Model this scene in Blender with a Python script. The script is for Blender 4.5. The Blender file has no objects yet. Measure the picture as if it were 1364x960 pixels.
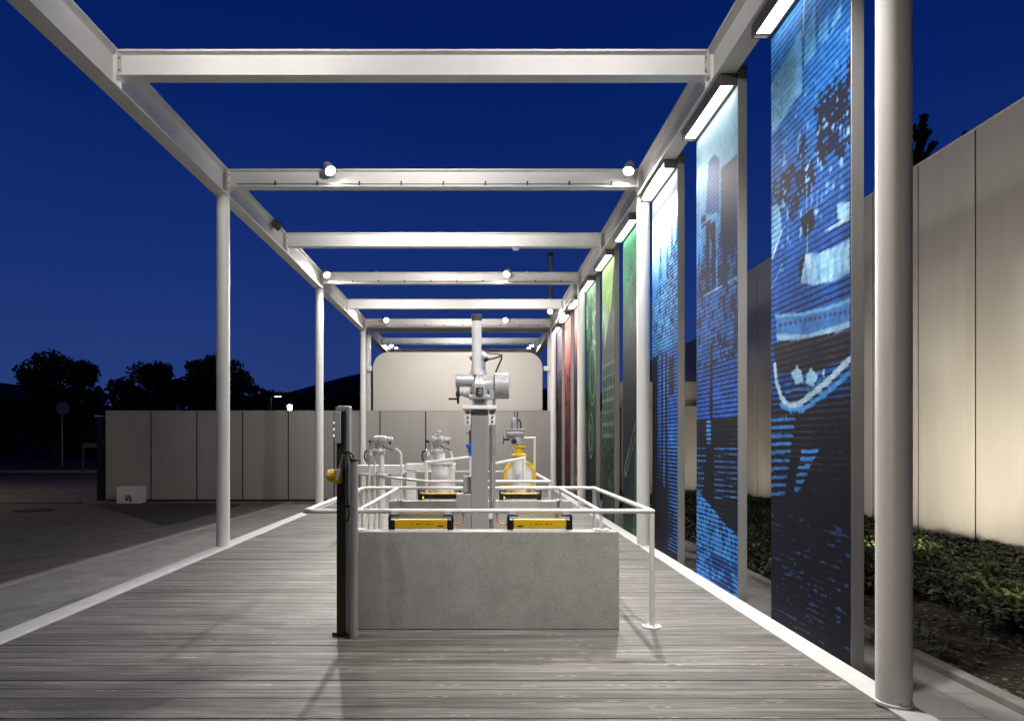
import bpy, math, random
import numpy as np
from mathutils import Vector, Matrix
R = math.radians
random.seed(7); NR = np.random.default_rng(7)
S = bpy.context.scene
COL = S.collection
F = 850.0; VX = 638.0; VY = 588.0; EYE = 1.65
def P(px, py, d):                     # point seen at a pixel of the photograph, d metres ahead
    return Vector(((px-VX)*d/F, d, EYE+(VY-py)*d/F))
G = -0.45                             # street level; the wooden deck is z = 0

# ------------------------------------------------------------------ materials
def new_mat(name):
    m = bpy.data.materials.new(name); m.use_nodes = True
    nt = m.node_tree; b = nt.nodes['Principled BSDF']
    return m, nt, b
def N(nt, typ, **kw):
    n = nt.nodes.new(typ)
    for k, v in kw.items():
        if k in n.inputs: n.inputs[k].default_value = v
        else: setattr(n, k, v)
    return n
def ramp(nt, fac, stops):
    r = nt.nodes.new('ShaderNodeValToRGB'); e = r.color_ramp.elements
    while len(e) < len(stops): e.new(0.5)
    for el, (p, c) in zip(e, stops):
        el.position = p; el.color = (c[0], c[1], c[2], 1) if not isinstance(c, (int, float)) else (c, c, c, 1)
    nt.links.new(fac, r.inputs['Fac']); return r
def coords(nt, scale=(1, 1, 1)):
    tc = nt.nodes.new('ShaderNodeTexCoord'); mp = nt.nodes.new('ShaderNodeMapping')
    mp.inputs['Scale'].default_value = scale
    nt.links.new(tc.outputs['Object'], mp.inputs['Vector']); return mp.outputs['Vector']
def bump(nt, b, h, strength=0.3, dist=0.01):
    bp = N(nt, 'ShaderNodeBump', Strength=strength, Distance=dist)
    nt.links.new(h, bp.inputs['Height']); nt.links.new(bp.outputs['Normal'], b.inputs['Normal'])
def mottled(name, col, rough=0.5, var=0.12, scale=3.0, metal=0.0, bstr=0.0, fine=60, coat=0.0, stretch=(1, 1, 1)):
    m, nt, b = new_mat(name)
    v = coords(nt, stretch)
    n1 = N(nt, 'ShaderNodeTexNoise', Scale=scale, Detail=8.0, Roughness=0.65)
    nt.links.new(v, n1.inputs['Vector'])
    lo = [c*(1-var) for c in col]; hi = [min(1, c*(1+var)) for c in col]
    r = ramp(nt, n1.outputs['Fac'], [(0.3, lo), (0.7, hi)])
    nt.links.new(r.outputs['Color'], b.inputs['Base Color'])
    n2 = N(nt, 'ShaderNodeTexNoise', Scale=fine, Detail=4.0)
    nt.links.new(v, n2.inputs['Vector'])
    rr = ramp(nt, n2.outputs['Fac'], [(0.2, max(0, rough-0.08)), (0.8, min(1, rough+0.08))])
    nt.links.new(rr.outputs['Color'], b.inputs['Roughness'])
    b.inputs['Metallic'].default_value = metal
    if coat: b.inputs['Coat Weight'].default_value = coat; b.inputs['Coat Roughness'].default_value = 0.25
    if bstr: bump(nt, b, n2.outputs['Fac'], bstr, 0.01)
    return m
M = {}
M['white'] = mottled('white_paint', (0.80, 0.79, 0.765), 0.45, 0.04, 1.4, coat=0.05)
M['rail'] = mottled('rail_paint', (0.76, 0.76, 0.74), 0.33, 0.05, 3.0, coat=0.2)
M['edge'] = mottled('edging_paint', (0.70, 0.70, 0.68), 0.5, 0.12, 5.0)
def cladding(name, col, rough, coat):
    m = mottled(name, col, rough, 0.06, 1.5, coat=coat, fine=8, stretch=(1.6, 1.6, 0.28)); nt = m.node_tree; b = nt.nodes['Principled BSDF']
    src = b.inputs['Base Color'].links[0].from_socket
    oi = nt.nodes.new('ShaderNodeObjectInfo'); rr = ramp(nt, oi.outputs['Random'], [(0, 0.92), (1, 1.06)])
    mm = N(nt, 'ShaderNodeMix', data_type='RGBA', blend_type='MULTIPLY'); mm.inputs[0].default_value = 1
    tc = nt.nodes.new('ShaderNodeTexCoord'); mp = nt.nodes.new('ShaderNodeMapping'); mp.inputs['Scale'].default_value = (9, 9, 0.25)
    nz = N(nt, 'ShaderNodeTexNoise', Scale=1.0, Detail=5.0); nt.links.new(tc.outputs['Object'], mp.inputs['Vector']); nt.links.new(mp.outputs['Vector'], nz.inputs['Vector'])
    rs = ramp(nt, nz.outputs['Fac'], [(0.25, 0.95), (0.45, 1.0)])
    m3 = N(nt, 'ShaderNodeMix', data_type='RGBA', blend_type='MULTIPLY'); m3.inputs[0].default_value = 1
    nt.links.new(src, mm.inputs[6]); nt.links.new(rr.outputs['Color'], mm.inputs[7]); nt.links.new(mm.outputs[2], m3.inputs[6]); nt.links.new(rs.outputs['Color'], m3.inputs[7])
    nt.links.new(m3.outputs[2], b.inputs['Base Color']); return m
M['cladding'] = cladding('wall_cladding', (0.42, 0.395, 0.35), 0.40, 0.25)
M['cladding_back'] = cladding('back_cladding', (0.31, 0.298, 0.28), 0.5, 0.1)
M['board'] = mottled('board_paint', (0.47, 0.44, 0.40), 0.45, 0.03, 0.8, coat=0.1)
M['joint'] = mottled('dark_joint', (0.012, 0.012, 0.012), 0.8)
M['plinth'] = mottled('plinth_dark', (0.03, 0.028, 0.025), 0.8, 0.4, 6)
M['alu'] = mottled('brushed_aluminium', (0.34, 0.34, 0.34), 0.36, 0.06, 9, metal=0.3, fine=40, stretch=(6, 6, 0.3))
M['steel'] = mottled('stainless_steel', (0.46, 0.46, 0.46), 0.3, 0.03, 3, metal=0.5, fine=12, stretch=(3, 3, 0.2))
M['darksteel'] = mottled('dark_steel', (0.06, 0.048, 0.03), 0.35, 0.2, 4, metal=0.4, stretch=(4, 4, 0.5))
M['boxgrey'] = mottled('lamp_box_grey', (0.09, 0.088, 0.085), 0.4, 0.1, 4, metal=0.3)
M['panel_edge'] = mottled('panel_frame', (0.29, 0.288, 0.28), 0.45, 0.06, 3, metal=0.3)
M['black'] = mottled('black_plastic', (0.012, 0.012, 0.013), 0.4, 0.2, 10)
M['rubber'] = mottled('cable_black', (0.02, 0.018, 0.018), 0.55, 0.2, 10)
M['orange'] = mottled('cable_orange', (0.75, 0.28, 0.04), 0.45, 0.08, 10)
M['silver'] = mottled('silver_enamel', (0.53, 0.54, 0.55), 0.34, 0.10, 9, metal=0.3, bstr=0.08)
M['grey'] = mottled('grey_enamel', (0.36, 0.37, 0.38), 0.38, 0.1, 7, metal=0.15)
M['yellow'] = mottled('yellow_enamel', (0.80, 0.50, 0.015), 0.38, 0.06, 8)
M['blue'] = mottled('blue_enamel', (0.01, 0.10, 0.55), 0.35, 0.1, 8)
M['asphalt'] = mottled('asphalt_mat', (0.10, 0.09, 0.076), 0.8, 0.35, 2.5, bstr=0.5, fine=90)
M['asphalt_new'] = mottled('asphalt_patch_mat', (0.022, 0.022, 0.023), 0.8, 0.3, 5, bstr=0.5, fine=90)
M['kerb'] = mottled('kerb_stone', (0.26, 0.25, 0.235), 0.8, 0.22, 5, bstr=0.3)
M['soil'] = mottled('soil_mat', (0.05, 0.038, 0.026), 0.9, 0.55, 9, bstr=1.0, fine=30)
M['gravel'] = mottled('gravel_mat', (0.12, 0.11, 0.10), 0.9, 0.6, 14, bstr=1.0, fine=40)
M['bark'] = mottled('bark', (0.06, 0.045, 0.035), 0.9, 0.4, 8, bstr=0.6)
M['hill'] = mottled('hill_forest', (0.02, 0.026, 0.022), 0.95, 0.5, 0.05)
M['render'] = mottled('pale_render', (0.62, 0.58, 0.48), 0.7, 0.06, 1.0)
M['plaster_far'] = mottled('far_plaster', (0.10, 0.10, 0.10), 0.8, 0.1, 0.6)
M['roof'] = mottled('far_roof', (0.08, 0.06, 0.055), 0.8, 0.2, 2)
M['glass_dark'] = mottled('dark_glass', (0.015, 0.018, 0.025), 0.12, 0.1, 2)
M['sign_grey'] = mottled('sign_back', (0.42, 0.43, 0.46), 0.5, 0.1, 4)
M['zinc'] = mottled('zinc', (0.40, 0.41, 0.42), 0.45, 0.12, 5, metal=0.6)

def leaf_mat(name, c0, c1):
    m, nt, b = new_mat(name)
    g = nt.nodes.new('ShaderNodeNewGeometry')
    r = ramp(nt, g.outputs['Random Per Island'], [(0, c0), (0.6, [(a+b_)/2 for a, b_ in zip(c0, c1)]), (1, c1)])
    nt.links.new(r.outputs['Color'], b.inputs['Base Color'])
    b.inputs['Roughness'].default_value = 0.5
    b.inputs['Subsurface Weight'].default_value = 0.0
    return m
M['leaf'] = leaf_mat('tree_leaf', (0.02, 0.035, 0.012), (0.05, 0.075, 0.025))
M['ivy'] = leaf_mat('ivy_leaf', (0.011, 0.021, 0.007), (0.055, 0.07, 0.018))
M['sprout'] = leaf_mat('sprout_leaf', (0.04, 0.10, 0.04), (0.10, 0.17, 0.07))
M['mulch'] = leaf_mat('mulch_chip', (0.06, 0.042, 0.028), (0.26, 0.21, 0.15))

def emit(name, col, s):
    m, nt, b = new_mat(name)
    b.inputs['Base Color'].default_value = (0.8, 0.8, 0.8, 1)
    b.inputs['Emission Color'].default_value = (*col, 1); b.inputs['Emission Strength'].default_value = s
    return m
M['tube'] = emit('light_tube', (1.0, 0.98, 0.93), 5.6)
M['lamp'] = emit('lamp_glow', (1.0, 0.95, 0.86), 45.0)
M['lamp_far'] = emit('lamp_far_glow', (0.75, 1.0, 0.72), 9.0)
M['lamp_warm'] = emit('lamp_warm_glow', (1.0, 0.80, 0.5), 25.0)
M['led'] = emit('led_white', (0.95, 0.95, 0.9), 1.2)
M['led_green'] = emit('led_green', (0.75, 1.0, 0.05), 2.0)

def concrete():
    m, nt, b = new_mat('concrete')
    v = coords(nt)
    a = N(nt, 'ShaderNodeTexNoise', Scale=3.2, Detail=8.0, Roughness=0.7); nt.links.new(v, a.inputs['Vector'])
    f = N(nt, 'ShaderNodeTexNoise', Scale=70.0, Detail=3.0, Roughness=0.7); nt.links.new(v, f.inputs['Vector'])
    w = N(nt, 'ShaderNodeTexVoronoi', Scale=55.0); nt.links.new(v, w.inputs['Vector'])
    ra = ramp(nt, a.outputs['Fac'], [(0.3, (0.36, 0.352, 0.33)), (0.5, (0.44, 0.43, 0.405)), (0.7, (0.49, 0.48, 0.455))])
    rf = ramp(nt, f.outputs['Fac'], [(0.33, 0.76), (0.5, 1.0), (0.68, 1.08)])
    rw = ramp(nt, w.outputs['Distance'], [(0.06, 0.45), (0.15, 1.0)])
    m1 = N(nt, 'ShaderNodeMix', data_type='RGBA', blend_type='MULTIPLY'); m1.inputs[0].default_value = 1
    m2 = N(nt, 'ShaderNodeMix', data_type='RGBA', blend_type='MULTIPLY'); m2.inputs[0].default_value = 0.55
    nt.links.new(ra.outputs['Color'], m1.inputs[6]); nt.links.new(rf.outputs['Color'], m1.inputs[7])
    nt.links.new(m1.outputs[2], m2.inputs[6]); nt.links.new(rw.outputs['Color'], m2.inputs[7])
    nt.links.new(m2.outputs[2], b.inputs['Base Color'])
    b.inputs['Roughness'].default_value = 0.75
    bump(nt, b, f.outputs['Fac'], 0.25, 0.004)
    return m
M['concrete'] = concrete()

def wood():
    m, nt, b = new_mat('weathered_wood')
    geo = nt.nodes.new('ShaderNodeNewGeometry')
    tc = nt.nodes.new('ShaderNodeTexCoord')
    # every board gets its own stretch of grain
    rv = N(nt, 'ShaderNodeMath', operation='MULTIPLY'); rv.inputs[1].default_value = 37.0
    nt.links.new(geo.outputs['Random Per Island'], rv.inputs[0])
    cx = nt.nodes.new('ShaderNodeCombineXYZ'); nt.links.new(rv.outputs[0], cx.inputs['X']); nt.links.new(rv.outputs[0], cx.inputs['Z'])
    ad = N(nt, 'ShaderNodeVectorMath', operation='ADD')
    nt.links.new(tc.outputs['Object'], ad.inputs[0]); nt.links.new(cx.outputs[0], ad.inputs[1])
    def mp(s):
        k = nt.nodes.new('ShaderNodeMapping'); k.inputs['Scale'].default_value = s
        nt.links.new(ad.outputs[0], k.inputs['Vector']); return k.outputs['Vector']
    g1 = N(nt, 'ShaderNodeTexNoise', Scale=1.0, Detail=9.0, Roughness=0.7, Distortion=0.6); nt.links.new(mp((1.0, 22, 1)), g1.inputs['Vector'])
    g2 = N(nt, 'ShaderNodeTexNoise', Scale=1.0, Detail=5.0, Roughness=0.7); nt.links.new(mp((3.5, 150, 1)), g2.inputs['Vector'])
    kn = N(nt, 'ShaderNodeTexVoronoi', Scale=1.0); nt.links.new(mp((2.3, 9.5, 1)), kn.inputs['Vector']); kn.inputs['Randomness'].default_value = 1.0
    bl = N(nt, 'ShaderNodeTexNoise', Scale=1.0, Detail=7.0, Roughness=0.65); nt.links.new(mp((0.7, 2.2, 1)), bl.inputs['Vector'])
    c1 = ramp(nt, g1.outputs['Fac'], [(0.26, (0.05, 0.047, 0.042)), (0.42, (0.138, 0.131, 0.117)), (0.58, (0.255, 0.243, 0.219)), (0.76, (0.50, 0.478, 0.43))])
    c2 = ramp(nt, g2.outputs['Fac'], [(0.3, 0.55), (0.55, 1.0), (0.75, 1.2)])
    ck = ramp(nt, kn.outputs['Distance'], [(0.03, 0.3), (0.08, 0.5), (0.12, 1.9), (0.2, 1.0)])
    cb = ramp(nt, geo.outputs['Random Per Island'], [(0, 0.7), (0.3, 0.95), (0.7, 1.02), (1, 1.2)])
    cl = ramp(nt, bl.outputs['Fac'], [(0.28, 0.66), (0.5, 1.0), (0.72, 1.15)])
    cur = c1.outputs['Color']
    for x, k in ((c2, 0.8), (ck, 1.0), (cb, 1.0), (cl, 1.0)):
        mm = N(nt, 'ShaderNodeMix', data_type='RGBA', blend_type='MULTIPLY'); mm.inputs[0].default_value = k
        nt.links.new(cur, mm.inputs[6]); nt.links.new(x.outputs['Color'], mm.inputs[7]); cur = mm.outputs[2]
    nt.links.new(cur, b.inputs['Base Color'])
    rr = ramp(nt, g1.outputs['Fac'], [(0.3, 0.6), (0.7, 0.42)]); nt.links.new(rr.outputs['Color'], b.inputs['Roughness'])
    # fluted board surface and grain relief
    wv = N(nt, 'ShaderNodeTexWave', Scale=10.0, Distortion=0.15); wv.bands_direction = 'Y'
    nt.links.new(tc.outputs['Object'], wv.inputs['Vector'])
    s = N(nt, 'ShaderNodeMath', operation='MULTIPLY_ADD'); s.inputs[1].default_value = 0.35
    nt.links.new(wv.outputs['Fac'], s.inputs[0]); nt.links.new(g2.outputs['Fac'], s.inputs[2])
    bump(nt, b, s.outputs[0], 0.45, 0.004)
    return m
M['wood'] = wood()

def paving():
    m, nt, b = new_mat('paving_slabs')
    tc = nt.nodes.new('ShaderNodeTexCoord')
    br = N(nt, 'ShaderNodeTexBrick', Scale=1.0)
    br.inputs['Color1'].default_value = (0.235, 0.23, 0.222, 1); br.inputs['Color2'].default_value = (0.275, 0.27, 0.26, 1)
    br.inputs['Mortar'].default_value = (0.15, 0.147, 0.14, 1); br.inputs['Mortar Size'].default_value = 0.006
    br.inputs['Brick Width'].default_value = 0.9; br.inputs['Row Height'].default_value = 0.45
    mp = nt.nodes.new('ShaderNodeMapping'); mp.inputs['Rotation'].default_value = (0, 0, R(90))
    nt.links.new(tc.outputs['Object'], mp.inputs['Vector']); nt.links.new(mp.outputs['Vector'], br.inputs['Vector'])
    n = N(nt, 'ShaderNodeTexNoise', Scale=1.6, Detail=9.0, Roughness=0.7); nt.links.new(tc.outputs['Object'], n.inputs['Vector'])
    r = ramp(nt, n.outputs['Fac'], [(0.3, 0.7), (0.7, 1.15)])
    mm = N(nt, 'ShaderNodeMix', data_type='RGBA', blend_type='MULTIPLY'); mm.inputs[0].default_value = 1
    nt.links.new(br.outputs['Color'], mm.inputs[6]); nt.links.new(r.outputs['Color'], mm.inputs[7])
    nt.links.new(mm.outputs[2], b.inputs['Base Color']); b.inputs['Roughness'].default_value = 0.8
    f = N(nt, 'ShaderNodeTexNoise', Scale=80.0, Detail=3.0); nt.links.new(tc.outputs['Object'], f.inputs['Vector'])
    bump(nt, b, f.outputs['Fac'], 0.3, 0.006)
    return m
M['paving'] = paving()

def print_mat():                       # line-engraved print: attribute 'ink' = colour, 'line' = how thick the dark lines are
    m, nt, b = new_mat('line_print')
    a = nt.nodes.new('ShaderNodeAttribute'); a.attribute_name = 'ink'
    l = nt.nodes.new('ShaderNodeAttribute'); l.attribute_name = 'line'
    tc = nt.nodes.new('ShaderNodeTexCoord'); sp = nt.nodes.new('ShaderNodeSeparateXYZ')
    nt.links.new(tc.outputs['Object'], sp.inputs[0])
    wob = N(nt, 'ShaderNodeTexNoise', Scale=14.0, Detail=3.0); nt.links.new(tc.outputs['Object'], wob.inputs['Vector'])
    d = N(nt, 'ShaderNodeMath', operation='DIVIDE'); nt.links.new(sp.outputs['Z'], d.inputs[0]); d.inputs[1].default_value = 0.052
    w = N(nt, 'ShaderNodeMath', operation='MULTIPLY_ADD'); nt.links.new(wob.outputs['Fac'], w.inputs[0]); w.inputs[1].default_value = 0.35
    nt.links.new(d.outputs[0], w.inputs[2])
    fr = N(nt, 'ShaderNodeMath', operation='PINGPONG'); nt.links.new(w.outputs[0], fr.inputs[0]); fr.inputs[1].default_value = 0.5
    sb = N(nt, 'ShaderNodeMath', operation='SUBTRACT'); nt.links.new(fr.outputs[0], sb.inputs[0]); nt.links.new(l.outputs['Fac'], sb.inputs[1])
    mr = nt.nodes.new('ShaderNodeMapRange'); mr.inputs['From Min'].default_value = -0.05; mr.inputs['From Max'].default_value = 0.05
    nt.links.new(sb.outputs[0], mr.inputs['Value'])
    mx = N(nt, 'ShaderNodeMix', data_type='RGBA')
    mx.inputs[6].default_value = (0.012, 0.013, 0.022, 1)
    nt.links.new(mr.outputs[0], mx.inputs[0]); nt.links.new(a.outputs['Color'], mx.inputs[7])
    nt.links.new(mx.outputs[2], b.inputs['Base Color'])
    b.inputs['Roughness'].default_value = 0.6; b.inputs['Specular IOR Level'].default_value = 0.03
    return m
M['print'] = print_mat()

# ------------------------------------------------------------------ mesh helpers
class MB:
    def __init__(s): s.v = []; s.f = []
    def add(s, vs, fs):
        k = len(s.v); s.v += [tuple(v) for v in vs]; s.f += [tuple(i+k for i in f) for f in fs]; return s
    def box(s, x0, x1, y0, y1, z0, z1):
        return s.add([(x0,y0,z0),(x1,y0,z0),(x1,y1,z0),(x0,y1,z0),(x0,y0,z1),(x1,y0,z1),(x1,y1,z1),(x0,y1,z1)],
                     [(0,3,2,1),(4,5,6,7),(0,1,5,4),(1,2,6,5),(2,3,7,6),(3,0,4,7)])
    def lathe(s, p0, axis, prof, n=24, caps=True):          # prof: (distance along the axis, radius)
        p0 = Vector(p0); a = Vector(axis).normalized()
        u = a.orthogonal().normalized(); w = a.cross(u)
        vs = []; fs = []
        for (t, r) in prof:
            for i in range(n):
                an = 2*math.pi*i/n
                vs.append(p0 + a*t + (u*math.cos(an)+w*math.sin(an))*max(r, 1e-4))
        for j in range(len(prof)-1):
            for i in range(n):
                i2 = (i+1) % n
                fs.append((j*n+i, j*n+i2, (j+1)*n+i2, (j+1)*n+i))
        if caps: fs.append(tuple(range(n-1, -1, -1))); fs.append(tuple(range((len(prof)-1)*n, len(prof)*n)))
        return s.add(vs, fs)
    def cyl(s, p0, p1, r, r1=None, n=20, bev=0.0):
        p0 = Vector(p0); p1 = Vector(p1); L = (p1-p0).length; r1 = r if r1 is None else r1
        pr = [(0, r), (L, r1)] if not bev else [(0, r-bev), (bev, r), (L-bev, r1), (L, r1-bev)]
        return s.lathe(p0, p1-p0, pr, n)
    def tube(s, pts, r, n=12, closed=False):     # a mitred tube along a polyline
        pts = [Vector(p) for p in pts]; m = len(pts); vs = []; fs = []
        up0 = None
        for i, p in enumerate(pts):
            a = pts[(i-1) % m] if (closed or i > 0) else None
            c = pts[(i+1) % m] if (closed or i < m-1) else None
            d1 = (p-a).normalized() if a is not None else None
            d2 = (c-p).normalized() if c is not None else None
            t = (d1 or d2) if (d1 is None or d2 is None) else (d1+d2).normalized()
            k = 1.0 if (d1 is None or d2 is None) else 1/max(0.5, abs(t.dot(d1)))
            up = Vector((0,0,1)) if up0 is None else up0
            if abs(t.dot(up)) > 0.95 and up0 is None: up = Vector((0,1,0))
            u = (up - t*up.dot(t)).normalized(); w = t.cross(u); up0 = u
            bend = (d2-d1) if (d1 is not None and d2 is not None) else None
            for q in range(n):
                an = 2*math.pi*q/n; o = (u*math.cos(an)+w*math.sin(an))*r
                if bend is not None and bend.length > 1e-4:
                    bn = bend.normalized(); o = o + bn*o.dot(bn)*(k-1)
                vs.append(p+o)
        for j in range(m if closed else m-1):
            for q in range(n):
                q2 = (q+1) % n; j2 = (j+1) % m
                fs.append((j*n+q, j*n+q2, j2*n+q2, j2*n+q))
        if not closed: fs.append(tuple(range(n-1,-1,-1))); fs.append(tuple(range((m-1)*n, m*n)))
        return s.add(vs, fs)
    def prism(s, poly, axis, a0, a1):            # poly in the two other axes, extruded along axis
        def mk(p, t):
            return {'x': (t, p[0], p[1]), 'y': (p[0], t, p[1]), 'z': (p[0], p[1], t)}[axis]
        n = len(poly)
        return s.add([mk(p, a0) for p in poly]+[mk(p, a1) for p in poly],
                     [tuple(range(n)), tuple(range(2*n-1, n-1, -1))]+[(i, i+n, (i+1) % n+n, (i+1) % n) for i in range(n)])
    def build(s, name, mat, parent=None, bevel=0.0, smooth=True, seg=2):
        me = bpy.data.meshes.new(name)
        off = Vector((0,0,0))
        if parent is not None:
            q = parent
            while q is not None: off = off + Vector(q.location); q = q.parent
        me.from_pydata([tuple(Vector(v)-off) for v in s.v], [], s.f)
        import bmesh
        bm = bmesh.new(); bm.from_mesh(me); bmesh.ops.recalc_face_normals(bm, faces=bm.faces); bm.to_mesh(me); bm.free()
        if smooth:
            me.shade_smooth()
            me.set_sharp_from_angle(angle=R(35))
        me.materials.append(M[mat] if isinstance(mat, str) else mat)
        o = bpy.data.objects.new(name, me); COL.objects.link(o)
        if parent is not None: o.parent = parent
        if bevel:
            b = o.modifiers.new('bevel', 'BEVEL'); b.width = bevel; b.segments = seg; b.limit_method = 'ANGLE'; b.angle_limit = R(40)
            b.harden_normals = False
        return o
def tag(o, label=None, cat=None, group=None, kind=None):
    if label: o['label'] = label
    if cat: o['category'] = cat
    if group: o['group'] = group
    if kind: o['kind'] = kind
    return o
def thing(name, label, cat, loc=(0,0,0), group=None):
    o = bpy.data.objects.new(name, None); COL.objects.link(o); o.location = loc; o.empty_display_size = 0.2
    return tag(o, label, cat, group)
def struct(o): o['kind'] = 'structure'; return o
def kids(o): return [c for c in COL.objects if c.parent == o]
def copy_tree(o, parent=None):
    c = o.copy(); COL.objects.link(c)
    if parent is not None: c.parent = parent
    for ch in kids(o):
        if ch is not c: copy_tree(ch, c)
    return c
def ibeam(cx, cz, w, h, tf, tw):                # closed outline of an I section
    a, b_, f, t = w/2, h/2, tf, tw/2
    p = [(-a,-b_),(a,-b_),(a,-b_+f),(t,-b_+f),(t,b_-f),(a,b_-f),(a,b_),(-a,b_),(-a,b_-f),(-t,b_-f),(-t,-b_+f),(-a,-b_+f)]
    return [(x+cx, z+cz) for x, z in p]

# ------------------------------------------------------------------ camera, sky, sun
cam = bpy.data.cameras.new('camera'); co = bpy.data.objects.new('camera', cam); COL.objects.link(co)
co.location = (0, 0, EYE); co.rotation_euler = (R(90), 0, 0)
cam.sensor_width = 36; cam.lens = 36*F/1364; cam.shift_x = (682-VX)/1364; cam.shift_y = (VY-480)/1364
cam.clip_end = 5000; cam.clip_start = 0.05
S.camera = co
S.render.resolution_x = 1024; S.render.resolution_y = 720
S.view_settings.view_transform = 'Standard'; S.view_settings.look = 'None'
S.view_settings.exposure = 0.32; S.view_settings.gamma = 1.0; S.view_settings.use_curve_mapping = False

W = bpy.data.worlds.new('World'); S.world = W; W.use_nodes = True
nt = W.node_tree; bg = nt.nodes['Background']
sky = nt.nodes.new('ShaderNodeTexSky'); sky.sky_type = 'NISHITA'; sky.sun_disc = False
SUN_EL, SUN_ROT = R(-4.0), R(-60)
sky.sun_elevation = SUN_EL; sky.sun_rotation = SUN_ROT
tc = nt.nodes.new('ShaderNodeTexCoord'); sp = nt.nodes.new('ShaderNodeSeparateXYZ')
nt.links.new(tc.outputs['Generated'], sp.inputs[0])
rp = ramp(nt, sp.outputs['Z'], [(0.0, (0.28, 0.62, 2.3)), (0.10, (0.19, 0.50, 2.25)), (0.25, (0.085, 0.34, 2.0)), (0.45, (0.018, 0.18, 1.55)), (0.58, (0.008, 0.12, 1.2)), (0.75, (0.0, 0.03, 0.25)), (1.0, (0.0, 0.02, 0.15))])
# twilight blue, deepened by the ozone layer, plus what the sun below the horizon still gives
mx = N(nt, 'ShaderNodeMix', data_type='RGBA', blend_type='ADD'); mx.inputs[0].default_value = 0.12
nt.links.new(rp.outputs['Color'], mx.inputs[6]); nt.links.new(sky.outputs['Color'], mx.inputs[7])
nz = N(nt, 'ShaderNodeTexNoise', Scale=2.2, Detail=5.0); nt.links.new(tc.outputs['Generated'], nz.inputs['Vector'])
rz_ = ramp(nt, nz.outputs['Fac'], [(0.3, 0.93), (0.7, 1.07)])
mc = N(nt, 'ShaderNodeMix', data_type='RGBA', blend_type='MULTIPLY'); mc.inputs[0].default_value = 1
nt.links.new(mx.outputs[2], mc.inputs[6]); nt.links.new(rz_.outputs['Color'], mc.inputs[7]); mx = mc
# the sky opposite the afterglow, behind the camera, is darker
mr = nt.nodes.new('ShaderNodeMapRange'); mr.inputs['From Min'].default_value = -0.5; mr.inputs['From Max'].default_value = 0.35
mr.inputs['To Min'].default_value = 0.25; mr.inputs['To Max'].default_value = 1.0
nt.links.new(sp.outputs['Y'], mr.inputs['Value'])
md = N(nt, 'ShaderNodeMix', data_type='RGBA', blend_type='MULTIPLY'); md.inputs[0].default_value = 1
nt.links.new(mx.outputs[2], md.inputs[6]); nt.links.new(mr.outputs[0], md.inputs[7])
nt.links.new(md.outputs[2], bg.inputs['Color']); bg.inputs['Strength'].default_value = 0.066
sl = bpy.data.lights.new('sun', 'SUN'); sl.energy = 0.004; sl.angle = R(20); sl.color = (1.0, 0.85, 0.7)
so = bpy.data.objects.new('sun', sl); COL.objects.link(so); so.rotation_euler = (R(80), 0, R(-60)); so.location = (0, 0, 40)

# ------------------------------------------------------------------ ground
def sheet(name, poly, z, mat):
    n = len(poly)
    o = MB().add([(x, y, z) for x, y in poly], [tuple(range(n))]).build(name, mat, smooth=False); return struct(o)
sheet('ground', [(-900,-60),(900,-60),(900,1500),(-900,1500)], G, 'asphalt')
sheet('paving', [(-7.35,-6),(-4.0,-6),(-4.0,22.2),(-6.4,22.2)], G+0.008, 'paving')
pk = MB(); pk.add([(-7.55,-6,G),(-7.35,-6,G),(-6.4,22.2,G),(-6.55,22.2,G),(-7.55,-6,G+0.03),(-7.35,-6,G+0.03),(-6.4,22.2,G+0.03),(-6.55,22.2,G+0.03)],
   [(0,3,2,1),(4,5,6,7),(0,1,5,4),(1,2,6,5),(2,3,7,6),(3,0,4,7)])
struct(pk.build('kerb', 'kerb', bevel=0.01))
def gp(px, py, z=G):
    d = (EYE-z)*F/(py-VY); return ((px-VX)*d/F, d)
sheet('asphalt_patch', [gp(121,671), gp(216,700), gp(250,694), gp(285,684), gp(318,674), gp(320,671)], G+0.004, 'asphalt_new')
sheet('gravel_strip', [(-13.0, 21.8), (-4.2, 21.2), (-4.2, 22.4), (-13.0, 22.4)], G+0.013, 'gravel')
struct(MB().box(-40, -13.6, 21.6, 21.9, G, G+0.05).build('kerb', 'asphalt', bevel=0.015))
# far traffic island with its kerb
struct(MB().box(-60, -22.5, 43, 66, G, G+0.35).build('verge', 'soil', bevel=0.1))
struct(MB().box(-34, -23.4, 42.7, 42.98, G, G+0.2).build('kerb', 'kerb', bevel=0.03))
sheet('road', [(-80, 26), (-13.7, 26), (-13.7, 41.5), (-80, 41.5)], G+0.006, mottled('road_mat', (0.13, 0.11, 0.085), 0.7, 0.3, 0.7, fine=80))
mh = thing('manhole_cover', 'round iron manhole cover in the dark asphalt at left', 'manhole cover', (*gp(45, 679.5), G))
mx_, my_ = gp(45, 679.5)
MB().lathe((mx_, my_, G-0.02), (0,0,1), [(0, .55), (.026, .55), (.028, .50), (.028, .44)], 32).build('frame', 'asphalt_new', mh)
MB().lathe((mx_, my_, G-0.01), (0,0,1), [(0, .43), (.03, .43), (.03, .2)], 32).build('lid', 'plinth', mh)

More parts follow.
